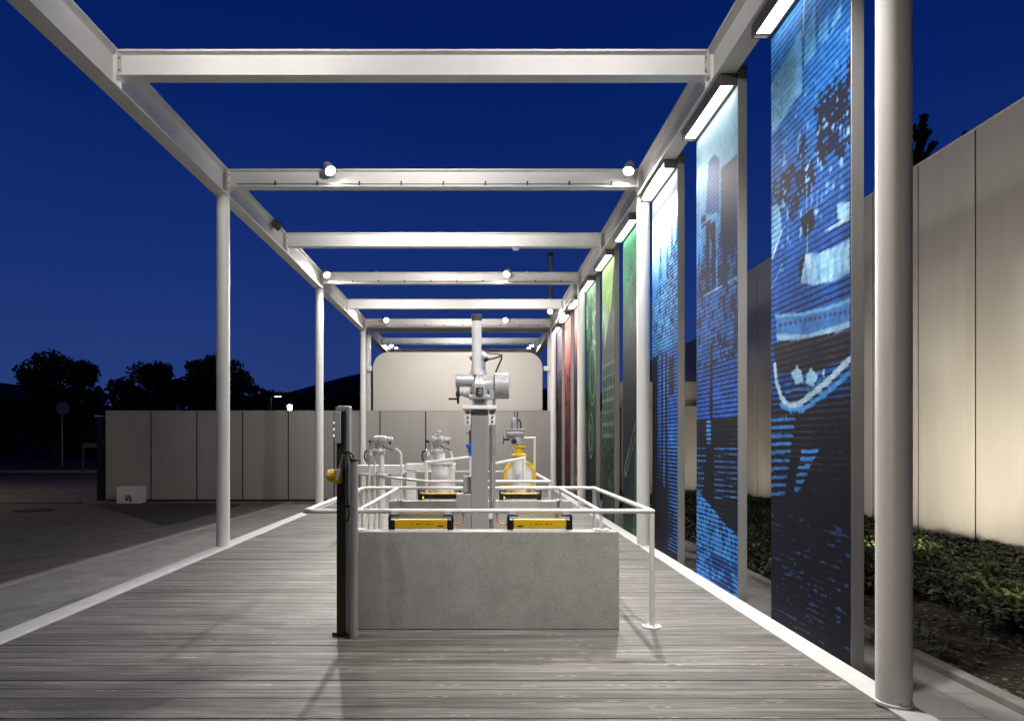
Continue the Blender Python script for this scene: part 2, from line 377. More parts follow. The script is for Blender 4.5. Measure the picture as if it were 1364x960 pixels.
# deck: separate boards laid across, one surface
dk = MB(); y = -3.0
while y < 22.3:
    wd = 0.145; gap = random.choice([0.003, 0.004, 0.005, 0.008, 0.013])
    e = 0.002; zt = -0.002 + random.uniform(-0.0015, 0.0015)
    poly = [(y, -0.03), (y+wd, -0.03), (y+wd, zt-e), (y+wd-e, zt), (y+e, zt), (y, zt-e)]
    dk.prism(poly, 'x', -3.895, 2.515); y += wd+gap
deck = struct(dk.build('deck', 'wood', smooth=False))
struct(MB().box(-3.89, 2.51, -3, 22.3, -0.20, -0.06).build('deck_base', 'joint', smooth=False))
def edging(x0, x1, label):
    t = thing('deck_edging', label, 'edging', ((x0+x1)/2, 9, 0))
    MB().box(x0, x1, -3, 22.3, -0.02, 0.012).build('top_flange', 'edge', t, bevel=0.003)
    xo = x0+0.02 if x0 < 0 else x1-0.02
    MB().box(xo-0.012, xo+0.012, -3, 22.3, G, -0.022).build('web', 'edge', t)
edging(-4.13, -3.9, 'white steel edging along the left side of the wooden deck')
edging(2.52, 2.715, 'white steel edging along the right side of the deck below the picture panels')

# right side: path, kerb, planting bed
sheet('path', [(2.72,-3),(3.88,-3),(3.88,22.4),(2.72,22.4)], -0.30, 'paving')
struct(MB().box(3.88, 4.0, -3, 22.4, G, -0.235).build('kerb', 'kerb', bevel=0.012))
bx = np.linspace(4.0, 9.25, 64); by = np.linspace(1.5, 22.4, 210)
XX, YY = np.meshgrid(bx, by)
def vnoise(x, y, seed=0):
    xi = np.floor(x).astype(int); yi = np.floor(y).astype(int); fx = x-xi; fy = y-yi
    fx = fx*fx*(3-2*fx); fy = fy*fy*(3-2*fy)
    def h(a, b):
        n = (a*374761393 + b*668265263 + seed*974711) & 0x7fffffff
        n = (n ^ (n >> 13)) * 1274126177 & 0x7fffffff
        return ((n ^ (n >> 16)) & 0xffff)/65535.0
    return (h(xi,yi)*(1-fx)+h(xi+1,yi)*fx)*(1-fy)+(h(xi,yi+1)*(1-fx)+h(xi+1,yi+1)*fx)*fy
def fbm(x, y, seed=0, o=4):
    s = 0; a = 0.5; t = 0
    for i in range(o): s = s+a*vnoise(x*2**i, y*2**i, seed+i*17); t += a; a *= 0.5
    return s/t
def bedz(x, y): return -0.32 + 0.10*(fbm(x*1.2+50, y*1.2+50, 3)-0.5) + 0.06*(fbm(x*5+50, y*5+50, 5)-0.5)
ZZ = bedz(XX, YY)
nv, nu = XX.shape
fs = [(j*nu+i, j*nu+i+1, (j+1)*nu+i+1, (j+1)*nu+i) for j in range(nv-1) for i in range(nu-1)]
struct(MB().add(list(zip(XX.ravel(), YY.ravel(), ZZ.ravel())), fs).build('planting_bed', 'soil'))

def scatter(name, mat, xs, ys, zs, size, tilt, label, cat, elong=1.0):
    n = len(xs); vs = np.zeros((n, 4, 3)); a = NR.uniform(0, 2*np.pi, n); s = size*NR.uniform(0.6, 1.4, n)
    el = NR.uniform(-tilt, tilt, n)+0.35*tilt
    dx, dy = np.cos(a), np.sin(a)
    fw = np.stack([dx*np.cos(el), dy*np.cos(el), np.sin(el)], 1); sd = np.stack([-dy, dx, NR.uniform(-tilt, tilt, n)*0.6], 1)
    c = np.stack([xs, ys, zs], 1)
    vs[:,0] = c - fw*(s*0.5*elong)[:,None]; vs[:,1] = c + sd*(s*0.38)[:,None] + fw*(s*0.05)[:,None]
    vs[:,2] = c + fw*(s*0.6*elong)[:,None]; vs[:,3] = c - sd*(s*0.38)[:,None] + fw*(s*0.05)[:,None]
    me = bpy.data.meshes.new(name); me.from_pydata(vs.reshape(-1, 3).tolist(), [], np.arange(4*n).reshape(n, 4).tolist())
    me.materials.append(M[mat]); o = bpy.data.objects.new(name, me); COL.objects.link(o)
    if label: tag(o, label, cat, kind='stuff')
    return o
n = 52000
xs = NR.uniform(4.05, 9.2, n*2); ys = NR.uniform(3.0, 22.4, n*2)
dens = fbm(xs*1.1+20, ys*1.1+20, 11)*1.0 + np.clip((xs-4.3)*0.35, 0, 0.6) + np.clip((ys-8)*0.06, -0.1, 0.3)
k = (dens - 0.55*(xs < 5.5)*(ys < 8.2) > 0.62+NR.uniform(-0.12, 0.12, n*2)); xs, ys = xs[k], ys[k]
h = np.clip(fbm(xs*1.6+9, ys*1.6+9, 21), 0, 1)*0.26
scatter('ivy', 'ivy', xs, ys, bedz(xs, ys)+0.02+h*NR.uniform(0.2, 1, len(xs)), 0.075, 0.8, 'low dark green ivy covering the planting bed before the right wall', 'ivy')
n = 9000; xs = NR.uniform(4.03, 9.2, n); ys = NR.uniform(3, 14, n)
scatter('mulch', 'mulch', xs, ys, bedz(xs, ys)+0.012, 0.05, 0.35, 'bark chips and dry leaves lying on the planting bed soil', 'mulch', 0.9)
# leafy sprouts at the front of the bed
def sprout(x, y, hgt, label):
    z = float(bedz(np.array([x]), np.array([y]))[0]); t = thing('ground_plant', label, 'plant', (x, y, z), 'young leafy plants in the bed')
    MB().tube([(x,y,z-0.01),(x+.01,y,z+hgt*0.6),(x+.02,y-.01,z+hgt)], 0.005, 5).build('stem', 'ivy', t)
    m = MB()
    for i in range(16):
        a = i*2.4; hh = z+hgt*(0.25+0.75*i/16); L = 0.085*random.uniform(0.8, 1.3)
        d = Vector((math.cos(a), math.sin(a), random.uniform(0.0, 0.5))).normalized(); s = Vector((-d.y, d.x, 0)).normalized()
        p = Vector((x+.015, y, hh))
        m.add([p, p+d*L*.45+s*L*.34+Vector((0,0,.01)), p+d*L-Vector((0,0,.012)), p+d*L*.45-s*L*.34+Vector((0,0,.01)), p+d*L*.5], [(0,4,1),(1,4,2),(2,4,3),(3,4,0)])
    m.build('leaves', 'sprout', t)
for i, (px, py) in enumerate([(1222,842),(1236,852),(1262,836),(1290,830),(1308,846),(1330,838),(1348,822),(1252,866),(1318,862)]):
    x, y = gp(px, py, -0.30)
    sprout(x, y, random.uniform(0.1, 0.2), ['small leafy sprout nearest the white column at the bed edge', 'leafy sprout second from the white column', 'taller light green sprout on bare soil',
      'bushy sprout in the middle of the bed front', 'leafy sprout by the kerb in the middle of the bed front', 'light green sprout near the right edge of the view',
      'sprout farthest right in front of the ivy', 'lowest sprout close to the kerb beside the white column', 'lowest sprout by the kerb farther from the column'][i])

# ------------------------------------------------------------------ clad walls
def wall(name, label, axis, pos, a0, a1, pitch, z0, z1, mat, toward, th=0.08, start=None):
    """axis 'x': runs along x at y=pos; axis 'y': runs along y at x=pos; toward = side of the visible face"""
    t = thing(name, label, 'wall', ((a0+a1)/2, pos, z0) if axis == 'x' else (pos, (a0+a1)/2, z0))
    def bx_(m, u0, u1, f0, f1, zz0, zz1):
        f0, f1 = min(f0,f1), max(f0,f1)
        return m.box(u0,u1,f0,f1,zz0,zz1) if axis == 'x' else m.box(f0,f1,u0,u1,zz0,zz1)
    s = toward
    bx_(MB(), a0+0.01, a1-0.01, pos-s*0.016, pos-s*0.25, G, z1-0.012).build('backing', 'joint', t)
    u = start if start is not None else a0
    while u < a1-0.05:
        u0, u1 = max(u, a0), min(u+pitch, a1)
        bx_(MB(), u0+0.022, u1-0.022, pos, pos-s*0.014, z0+0.07, z1-0.02).build('wall_panel', mat, t, bevel=0.0025)
        u += pitch
    bx_(MB(), a0, a1, pos+s*0.012, pos-s*0.27, z1-0.018, z1+0.012).build('coping', mat, t, bevel=0.004)
    bx_(MB(), a0+0.02, a1-0.02, pos-s*0.03, pos-s*0.2, G-0.05, z0+0.065).build('plinth', 'plinth', t)
    return t
ZT = EYE+41*22.5/F
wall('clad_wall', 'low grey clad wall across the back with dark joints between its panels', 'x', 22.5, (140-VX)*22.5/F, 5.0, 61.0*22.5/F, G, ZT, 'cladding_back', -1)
wall('clad_wall', 'taller beige wall piece seen through the gaps between the blue panels', 'x', 22.6, 5.02, 9.28, 1.42, G, EYE+47*22.6/F, 'cladding', -1)
wall('clad_wall', 'tall beige clad wall along the right side rising above the planting bed', 'y', 9.3, 0.2, 22.45, 1.56, G-0.02, EYE+0.631*9.3, 'cladding', -1, start=9.3*F/661-1.56*8)
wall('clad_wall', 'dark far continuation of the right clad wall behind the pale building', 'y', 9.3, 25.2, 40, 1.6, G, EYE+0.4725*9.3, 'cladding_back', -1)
o = MB().box(5.2, 9.1, 24.0, 25.0, G, EYE+80*24/F).build('pale_wall', 'render', bevel=0.02)
tag(o, 'pale cream wall top glowing above the beige wall between blue panels', 'wall')
# dark post at the left end of the back wall
t = thing('gate_post', 'dark steel gate post at the left end of the grey wall', 'post', P(135, 670, 22.9)*1)
MB().box((131-VX)*22.9/F, (139.5-VX)*22.9/F, 22.8, 23.0, G, EYE+33*22.9/F).build('shaft', 'glass_dark', t, bevel=0.01)
MB().box((129-VX)*22.9/F, (139.5-VX)*22.9/F, 22.78, 23.02, EYE+33*22.9/F+.002, EYE+33*22.9/F+.05).build('cap', 'zinc', t, bevel=0.01)

# white cabinet with round emblem
cx0, cx1 = (155-VX)*21.7/F, (187-VX)*21.7/F
cb = thing('cabinet', 'small white cabinet with round dark emblem before the grey wall', 'cabinet', ((cx0+cx1)/2, 21.9, G))
zt = EYE+(VY-648)*21.7/F
MB().box(cx0, cx1-0.10, 21.7, 22.1, G, zt).build('body', 'white', cb, bevel=0.015)
MB().box(cx1-0.095, cx1, 21.66, 22.1, G, zt+0.005).build('side_post', 'rail', cb, bevel=0.01)
ex = (170.5-VX)*21.69/F; ez = EYE+(VY-663)*21.69/F
em = MB(); ring = [(ex+0.085*math.cos(a), 21.692, ez+0.085*math.sin(a)) for a in np.linspace(0, 2*math.pi, 25)[:-1]]
em.tube(ring, 0.017, 6, closed=True)
e = em.build('emblem', 'black', cb)
MB().prism([(ex-0.08, ez-0.05), (ex-0.02, ez-0.06), (ex+0.07, ez+0.05), (ex+0.01, ez+0.02)], 'y', 21.681, 21.695).build('swoosh', 'black', e)
MB().prism([(ex+0.03, ez-0.08), (ex+0.12, ez-0.13), (ex+0.13, ez-0.10), (ex+0.05, ez-0.05)], 'y', 21.681, 21.695).build('tail', 'black', e)

# ------------------------------------------------------------------ white steel pergolas
GZ0, GZ1 = EYE+3.87, EYE+4.29
BZ0, BZ1 = EYE+4.00, EYE+4.282
LX, RX = -4.05, 2.60
SP = 3.055
beams_y = [10.1+SP*(k-2) for k in range(-3, 7)]        # the third of these is the first one in view
def frame(label, ys_beam, ys_col, y0, y1, conduit):
    t = thing('steel_pergola', label, 'pergola', ((LX+RX)/2, y0, 0))
    for gx in (LX, RX):
        MB().prism(ibeam(gx, (GZ0+GZ1)/2, 0.205, GZ1-GZ0, 0.022, 0.016), 'y', y0, y1).build('girder', 'white', t, bevel=0.003)
    for yb in ys_beam:
        b = MB().prism(ibeam(yb, (BZ0+BZ1)/2, 0.16, BZ1-BZ0, 0.022, 0.012), 'x', LX+0.11, RX-0.11).build('cross_beam', 'white', t, bevel=0.003)
        for gx, s in ((LX+0.012, 1), (RX-0.012, -1)):
            xa, xb = sorted((gx, gx+s*0.094))
            MB().box(xa, xb, yb-0.006, yb+0.006, GZ0+0.024, GZ1-0.024).build('stiffener', 'white', b)
            xa, xb = sorted((gx+s*0.085, gx+s*0.0985))
            MB().box(xa, xb, yb-0.10, yb+0.10, BZ0-0.02, BZ1-0.028).build('end_plate', 'white', b, bevel=0.002)
            for q in (-0.07, 0.07):
                for zz in (BZ0+0.06, BZ1-0.09):
                    xc = gx+s*0.0985
                    MB().cyl((xc, yb+q, zz), (xc+s*0.018, yb+q, zz), 0.012, n=6).build('bolt', 'zinc', b)
        if yb in conduit:
            c = MB().tube([(LX+0.25, yb-0.075, BZ0+0.045), (RX-0.25, yb-0.075, BZ0+0.045)], 0.011, 8).build('conduit', 'zinc', b)
            for i in range(9):
                xx = LX+0.85+i*0.66
                MB().box(xx-0.012, xx+0.012, yb-0.092, yb-0.055, BZ0+0.026, BZ0+0.085).build('clip', 'boxgrey', c, bevel=0.003)
    for gx in (LX, RX):
        for yc in ys_col:
            c = MB().lathe((gx, yc, 0.0), (0,0,1), [(0.012, 0.1), (GZ0, 0.1)], 32).build('column', 'white', t)
            MB().lathe((gx, yc, 0.0), (0,0,1), [(0.0125, 0.108), (0.03, 0.108), (0.034, 0.1005)], 32).build('foot_ring', 'white', c)
            MB().cyl((gx-0.02, yc-0.106, 0.05), (gx-0.02, yc-0.096, 0.05), 0.007, n=8).build('screw', 'zinc', c)
    return t
frame('long white steel pergola spanning the deck on round columns', beams_y[1:], [4.0, 10.1, 16.2, 22.3], -2.6, 22.45, [beams_y[i] for i in (3,5,7,9)])
y2 = 23.35
frame('second white steel pergola standing behind the back wall', [y2, y2+SP, y2+2*SP, y2+3*SP], [y2, y2+6.1], y2-0.12, y2+10, [y2+SP])

# rounded white board closing the end
z0b, z1b = EYE+1.0, EYE+(VY-469)*22.95/F
xb0, xb1 = (497-VX)*22.95/F, (722.5-VX)*22.95/F
pl = [(xb0, z0b), (xb1, z0b)]; rr = 0.55
for a in np.linspace(0, math.pi/2, 10): pl.append((xb1-rr+rr*math.cos(a), z1b-rr+rr*math.sin(a)))
for a in np.linspace(math.pi/2, math.pi, 10): pl.append((xb0+rr+rr*math.cos(a), z1b-rr+rr*math.sin(a)))
bd = thing('backdrop_board', 'large pale board with rounded top corners rising behind the grey wall', 'board', ((xb0+xb1)/2, 22.95, z0b))
MB().prism(pl, 'y', 22.92, 22.99).build('sheet', 'board', bd, bevel=0.008)
for sx, x_ in ((xb0, LX), (xb1, RX)):
    MB().box(min(sx,x_)+0.05, max(sx,x_)-0.05, 22.95, 23.0, EYE+2.55, EYE+2.72).build('bracket', 'white', bd, bevel=0.005)

# ------------------------------------------------------------------ spotlights
def spotlight(label, loc, aim, power=900, cone=70, r=0.085, mount='beam', lit=True, mat='lamp', col=(1.0, 0.955, 0.90), blend=0.6):
    loc = Vector(loc); d = (Vector(aim)-loc).normalized()
    t = thing('spotlight', label, 'spotlight', loc, 'spotlights on the white pergolas')
    hs = MB().lathe(loc-d*0.16, d, [(0, 0.03), (0.01, 0.055), (0.07, r*0.92), (0.165, r), (0.17, r+0.006), (0.185, r+0.006), (0.185, r-0.006), (0.165, r-0.01)], 20).build('housing', 'silver' if lit else 'boxgrey', t)
    MB().lathe(loc+d*0.006, d, [(0, r-0.008), (0.014, r-0.008), (0.018, r-0.02)], 20).build('lens', mat if lit else 'glass_dark', t)
    if mount == 'beam':
        back = Vector((loc.x, loc.y+0.14 if d.y < 0 else loc.y-0.14, loc.z))
        MB().tube([loc-d*0.10, (loc-d*0.10+back)/2+Vector((0,0,0.03)), back], 0.014, 8).build('arm', 'boxgrey', t)
        MB().box(back.x-0.05, back.x+0.05, back.y-0.02, back.y+0.02, back.z-0.06, back.z+0.06).build('base', 'silver', t, bevel=0.006)
    elif mount == 'girder':
        sx = 0.2 if loc.x > 0 else -0.2
        back = Vector((RX-0.03 if loc.x > 0 else LX+0.03, loc.y, loc.z))
        MB().tube([loc-d*0.10, back], 0.014, 8).build('arm', 'boxgrey', t)
        MB().box(back.x-0.02, back.x+0.02, back.y-0.05, back.y+0.05, back.z-0.06, back.z+0.06).build('base', 'silver', t, bevel=0.006)
    elif mount == 'ground':
        MB().cyl((loc.x, loc.y, G), loc-d*0.05, 0.02, n=10).build('stake', 'boxgrey', t)
    if lit and power:
        L = bpy.data.lights.new('spot', 'SPOT'); L.energy = power; L.spot_size = R(cone); L.spot_blend = blend; L.shadow_soft_size = 0.08; L.color = col
        lo = bpy.data.objects.new('spot', L); COL.objects.link(lo); lo.location = loc+d*0.04
        lo.rotation_euler = d.to_track_quat('-Z', 'Y').to_euler()
    return t
ZL = EYE+4.22
spotlight('bright spotlight on the second beam in view, left of its middle', (-2.32, 9.93, ZL), (0.5, 7.0, 1.0), 220, 110, blend=1.0)
spotlight('bright spotlight on the second beam in view beside the right girder', (2.33, 9.93, ZL), (0.7, 7.4, 0.7), 1150, 135, blend=1.0)
spotlight('bright spotlight at the left end of the fourth beam in view', (-3.83, 16.05, ZL-0.02), (-0.6, 11.8, 0.8), 1000, 150, blend=1.0)
spotlight('spotlight tilted to the left on the fourth beam in view', (0.70, 16.05, ZL), (-1.4, 12.2, 0.9), 900, 150, blend=1.0)
spotlight('spotlight on the left half of the sixth beam in view', (-3.22, 22.15, ZL), (-0.8, 15, 0.5), 800, 150, blend=1.0)
spotlight('spotlight right of the spindle tube on the sixth beam in view', (0.92, 22.15, ZL), (0.5, 15, 0.5), 800, 150, blend=1.0)
spotlight('highest of the far spotlights, on the right girder beyond the fifth beam', (2.32, 20.8, ZL+0.02), (0.4, 14, 0.5), 700, 150, blend=1.0, mount='girder')
for k, yy in enumerate((26.6, 28.1, 29.6)):
    w_ = ('nearest', 'middle', 'farthest')[k]
    spotlight(w_+' of three spotlights on the left girder behind the back wall', (-3.85, yy, ZL-0.03+0.06*k), (-0.8, yy-5, 1), 500, 130, blend=1.0, mount='girder')
    if k == 0: spotlight('added unseen spotlight on the far side of the first beam behind the back wall', (-0.7, y2+0.17, ZL-0.04), (-0.7, y2+3, ZL-0.1), 260, 150, blend=0.8, col=(0.9, 0.95, 1.0))  # added out of sight to brighten the rear pergola's next beam
    spotlight(w_+' of three spotlights on the right girder behind the back wall', (2.32, yy, ZL-0.03+0.06*k), (-0.8, yy-5, 1), 500, 130, blend=1.0, mount='girder')
# the beam just above the top of the picture carries the same lamps
spotlight('spotlight on the beam above the camera, left', (-2.65, 4.17, ZL), (1.1, 8.0, 1.2), 540, 85, blend=1.0)
spotlight('spotlight on the beam above the camera, right', (1.9, 4.17, ZL), (1.3, 6.2, 0.4), 1250, 100, blend=1.0)
for nm, xx in (('left', -2.5), ('right', 1.2)): spotlight('added spotlight tilted up on the beam above the camera, '+nm+' of two', (xx, 4.17, ZL), (xx*.8-.2, 10.1, 6.0), 250, 112, blend=1.0)  # added pair, only there to brighten beams and girders ahead
for nm, yb, pw in (('first', beams_y[4], 260), ('third', beams_y[6], 260), ('fifth', beams_y[8], 260)):  # added lamps hidden by the webs, each brightening the next beam
    spotlight('added unseen spotlight on the far side of the '+nm+' beam in view', (-0.7, yb+0.17, ZL-0.04), (-0.7, yb+3, ZL-0.1), pw, 150, blend=0.8)
pole = thing('added_light_pole', 'added unseen pole behind the camera for a warm fill spotlight', 'pole', (-5.6, -3.4, G))  # pole and its spotlight are added to warm the near column
MB().cyl((-5.6, -3.4, G), (-5.6, -3.4, 2.6), 0.04, n=12).build('shaft', 'zinc', pole)
MB().lathe((-5.6, -3.4, 2.602), (0,0,1), [(0, .05), (.02, .05), (.03, .03)], 12).build('cap', 'zinc', pole)
spotlight('added warm fill spotlight on the unseen pole behind the camera', (-5.46, -3.3, 2.4), (2.6, 4.0, 2.5), 520, 32, blend=0.8, col=(1.0, 0.80, 0.56))
spotlight('added unseen spotlight on the far side of the second beam', (-1.0, 10.27, ZL), (-0.6, 16.2, 5.6), 650, 140, blend=1.0)  # this and the next two: unseen fill for beams, back wall and board
spotlight('unseen spotlight on the far side of the fourth beam, left', (-2.6, 16.37, ZL), (-1.8, 22.5, 2.6), 420, 140, blend=1.0)
spotlight('unseen spotlight on the far side of the fourth beam, right', (1.2, 16.37, ZL), (0.6, 22.5, 2.6), 420, 140, blend=1.0)
spotlight('unlit grey floodlight bracketed to the left girder between second and third beam', P(372, 302, 12.35), P(372, 302, 12.35)+Vector((0.5, 0.4, -0.35)), lit=False, mount='girder', r=0.09)
# little box under the third beam
o = thing('sensor_box', 'tiny pale sensor box hanging under the third beam', 'sensor', (0.75, beams_y[6], BZ0-0.1))
b_ = MB().box(0.70, 0.82, beams_y[6]-0.04, beams_y[6]+0.04, BZ0-0.06, BZ0-0.002).build('case', 'silver', o, bevel=0.008)
MB().cyl((0.78, beams_y[6]-0.04, BZ0-0.035), (0.78, beams_y[6]-0.055, BZ0-0.035), 0.012, n=10).build('eye', 'black', o)

# ------------------------------------------------------------------ picture panels
PX = 2.72; PL = 1.27; PZ0, PZ1 = -0.03, 5.60
def inpoly(u, z, poly):
    c = np.zeros(u.shape, bool); n = len(poly)
    for i in range(n):
        x1, y1 = poly[i]; x2, y2_ = poly[(i+1) % n]
        cond = ((y1 > z) != (y2_ > z))
        xi = (x2-x1)*(z-y1)/((y2_-y1) if y2_ != y1 else 1e-9)+x1
        c ^= cond & (u < xi)
    return c
def lerp(a, b, t): return a+(b-a)*t
class Art:                                      # colours and line widths on a grid of panel points (u from far to near edge, z up)
    def __init__(s, y0, res):
        s.y0 = y0; nu = int(PL/res)+1; nz = int((PZ1-PZ0)/res)+1
        s.u, s.z = np.meshgrid(np.linspace(0, PL, nu), np.linspace(PZ0, PZ1, nz))
        s.c = np.zeros(s.u.shape+(3,)); s.l = np.zeros(s.u.shape)
    def px(s, x, y):
        d = F*PX/(x-VX); return (s.y0+PL-d, EYE+(VY-y)*d/F)
    def poly(s, pts, col, line=0.0, raw=False, mask=None):
        m = inpoly(s.u, s.z, pts if raw else [s.px(*p) for p in pts])
        if mask is not None: m &= mask
        s.c[m] = col; s.l[m] = line; return m
    def stroke(s, pts, w, col, line=0.0, raw=False):
        q = pts if raw else [s.px(*p) for p in pts]
        for (a, b) in zip(q[:-1], q[1:]):
            dx, dy = b[0]-a[0], b[1]-a[1]; L2 = dx*dx+dy*dy+1e-12
            t = np.clip(((s.u-a[0])*dx+(s.z-a[1])*dy)/L2, 0, 1)
            m = (s.u-a[0]-t*dx)**2+(s.z-a[1]-t*dy)**2 < w*w
            s.c[m] = col; s.l[m] = line
    def grad(s, stops):                         # vertical colour stops (z, colour, line)
        zs = [a[0] for a in stops]
        for i in range(3): s.c[..., i] = np.interp(s.z, zs, [a[1][i] for a in stops])
        s.l = np.interp(s.z, zs, [a[2] for a in stops])
DK = (0.030, 0.029, 0.032); NAVY = (0.006, 0.02, 0.11); BLU = (0.008, 0.07, 0.33); MID = (0.018, 0.14, 0.46); PALE = (0.15, 0.36, 0.60); WH = (0.34, 0.50, 0.66)  # DK is lifted a little: the laminate's grey sheen painted into the ink
def art1(y0):
    s = Art(y0, 0.0085)
    s.grad([(-.1,DK,.5),(1.2,DK,.5),(1.7,DK,.45),(2.2,BLU,.2),(3.2,BLU,.15),(4.6,MID,.13),(5.0,(.03,.18,.58),.10),(5.6,(.10,.32,.70),.08)])
    s.c[s.z < 1.95] = DK
    n1 = fbm(s.u*7+3, s.z*5+1, 31); n2 = fbm(s.u*22+3, s.z*16+1, 37)
    band = np.exp(-((s.z-3.95-0.35*(s.u-.6))/0.55)**2)
    m = band*(n1*0.6+n2*0.4) > 0.43; s.c[m] = NAVY; s.l[m] = 0.42
    m = (band*n2 > 0.55) & (n1 > 0.45); s.c[m] = DK; s.l[m] = 0.5
    m = (n2 > 0.68) & (band > .25); s.c[m] = (0.04,0.19,0.52); s.l[m] = 0.05
    m = (n2 > 0.76) & (band > .3); s.c[m] = (0.22,0.40,0.62); s.l[m] = 0
    # two towers
    s.poly([(1027,113),(1068,40),(1068,122),(1054,142),(1028,182)], PALE, 0.03)
    s.poly([(1060,48),(1068,40),(1068,122),(1060,132)], (0.14,0.42,0.80), 0.0)
    a = s.px(1027,113); b = s.px(1060,60)
    tower = inpoly(s.u, s.z, [s.px(1029,116), s.px(1057,66), s.px(1057,130), s.px(1030,172)])
    g = ((s.z*7.5) % 1 < 0.42) & ((s.u*13) % 1 < 0.55) & tower
    s.c[g] = (0.10,0.33,0.66)
    s.poly([(1072,45),(1086,8),(1086,70),(1071,92)], (0.12,0.40,0.80), 0.05)
    g = inpoly(s.u, s.z, [s.px(1073,46), s.px(1085,14), s.px(1085,68), s.px(1073,86)]) & ((s.z*7.5) % 1 < 0.4) & ((s.u*16) % 1 < 0.5)
    s.c[g] = PALE
    s.poly([(1090,34),(1103,20),(1103,52),(1092,58)], (0.10,0.36,0.80), 0.08)
    s.poly([(1108,30),(1120,4),(1120,20),(1108,44)], (0.14,0.42,0.82), 0.1)
    s.stroke([(1071,0),(1070,48)], 0.009, WH); s.stroke([(1048,28),(1056,4)], 0.008, PALE)
    # quay, rigging
    s.poly([(1028,275),(1038,272),(1041,300),(1033,330),(1028,338)], PALE, 0.08)
    s.stroke([(1029,343),(1041,308)], 0.014, WH); s.stroke([(1027,386),(1042,352)], 0.006, PALE)
    for x in (1074, 1080, 1088, 1094): s.stroke([(x, 300-(x-1074)*1.6), (x+1, 240+(x-1074))], 0.006, (0.12,0.3,0.6))
    s.poly([(1066,292),(1082,276),(1086,300),(1072,318)], DK, 0.5)
    s.poly([(1064,350),(1072,338),(1074,372),(1066,380)], DK, 0.45)
    # boats
    s.poly([(1115,272),(1132,268),(1132,292),(1116,292)], (0.3,0.58,0.85), 0.02)
    s.poly([(1098,307),(1132,286),(1132,293),(1100,308)], WH, 0.0)
    hull = s.poly([(1073,338),(1090,337),(1110,330),(1132,317),(1132,362),(1112,374),(1085,380),(1066,376),(1070,356)], (0.14,0.32,0.56), 0.0)
    m = hull & (fbm(s.u*30, s.z*4, 41) > 0.52); s.c[m] = (0.22,0.44,0.66)
    m = hull & (fbm(s.u*12, s.z*3, 47) > 0.62); s.c[m] = (0.36,0.52,0.68)
    s.stroke([(1075,338),(1076,300)], 0.006, PALE)
    fer = s.poly([(1033,421),(1070,418),(1100,411),(1132,399),(1132,436),(1100,447),(1060,453),(1035,453)], (0.04,0.15,0.42), 0.0)
    s.stroke([(1033,421),(1070,418),(1100,411),(1132,399)], 0.012, PALE)
    for i in range(15):
        x = 1038+i*6.6; yy = 433-(x-1038)*0.20; s.poly([(x,yy-2),(x+3.6,yy-2.6),(x+3.6,yy+1.5),(x,yy+2)], DK, 0)
    s.poly([(1034,445),(1075,446),(1132,428),(1132,437),(1100,448),(1060,453),(1035,453)], (0.22,0.40,0.60), 0)
    for i in range(34):
        x = 1036+i*2.9; yy = 455-(x-1036)**1.25*0.055; s.stroke([(x,yy),(x,yy+3.5)], 0.005, DK)
    for i in range(8): x = 1040+i*12.5; s.poly([(x,463-i*1.2),(x+3,463-i*1.3),(x+3,467-i*1.2),(x,467-i*1.2)], (.3,.55,.8), 0)
    s.poly([(1030,458),(1132,440),(1132,478),(1060,500),(1034,494)], DK, 0.3)
    for i in range(26):
        s.poly([(x:=1040+random.random()*60, y_:=495+random.random()*30), (x+5+random.random()*8, y_-1), (x+6, y_+3), (x, y_+2)], (.05,.2,.5), 0)
    s.poly([(1054,498),(1062,486),(1068,496),(1070,508),(1060,512)], (.35,.6,.85), 0); s.poly([(1074,500),(1080,490),(1090,500),(1084,514),(1074,512)], (.3,.55,.8), 0)
    s.poly([(1094,498),(1098,490),(1098,502)], (.3,.55,.8), 0)
    s.stroke([(1032,486),(1034,508),(1041,530),(1050,540),(1062,540),(1080,526),(1104,506),(1132,478)], 0.028, (0.36,0.52,0.66))
    s.stroke([(1040,539),(1052,546),(1070,545),(1100,524),(1132,496)], 0.022, (0.06,0.25,0.62))
    # reflections breaking up on the water
    for i in range(10):
        y_ = 556+i*11; s.poly([(1027,y_),(1058-i*1.4,y_-1),(1060-i*1.5,y_+3.5),(1027,y_+5)], (.04,.15,.45), 0)
    for i in range(6):
        y_ = 599+i*10; s.poly([(1068-i*1.9,y_),(1091-i*4.6,y_-1),(1087-i*4.6,y_+5),(1066-i*1.9,y_+5)], (.05,.2,.55), 0)
    n3 = fbm(s.u*9, s.z*40, 53); m = (s.z < 1.0) & (n3 > 0.70); s.c[m] = (.03,.07,.22); s.l[m] = 0
    return s
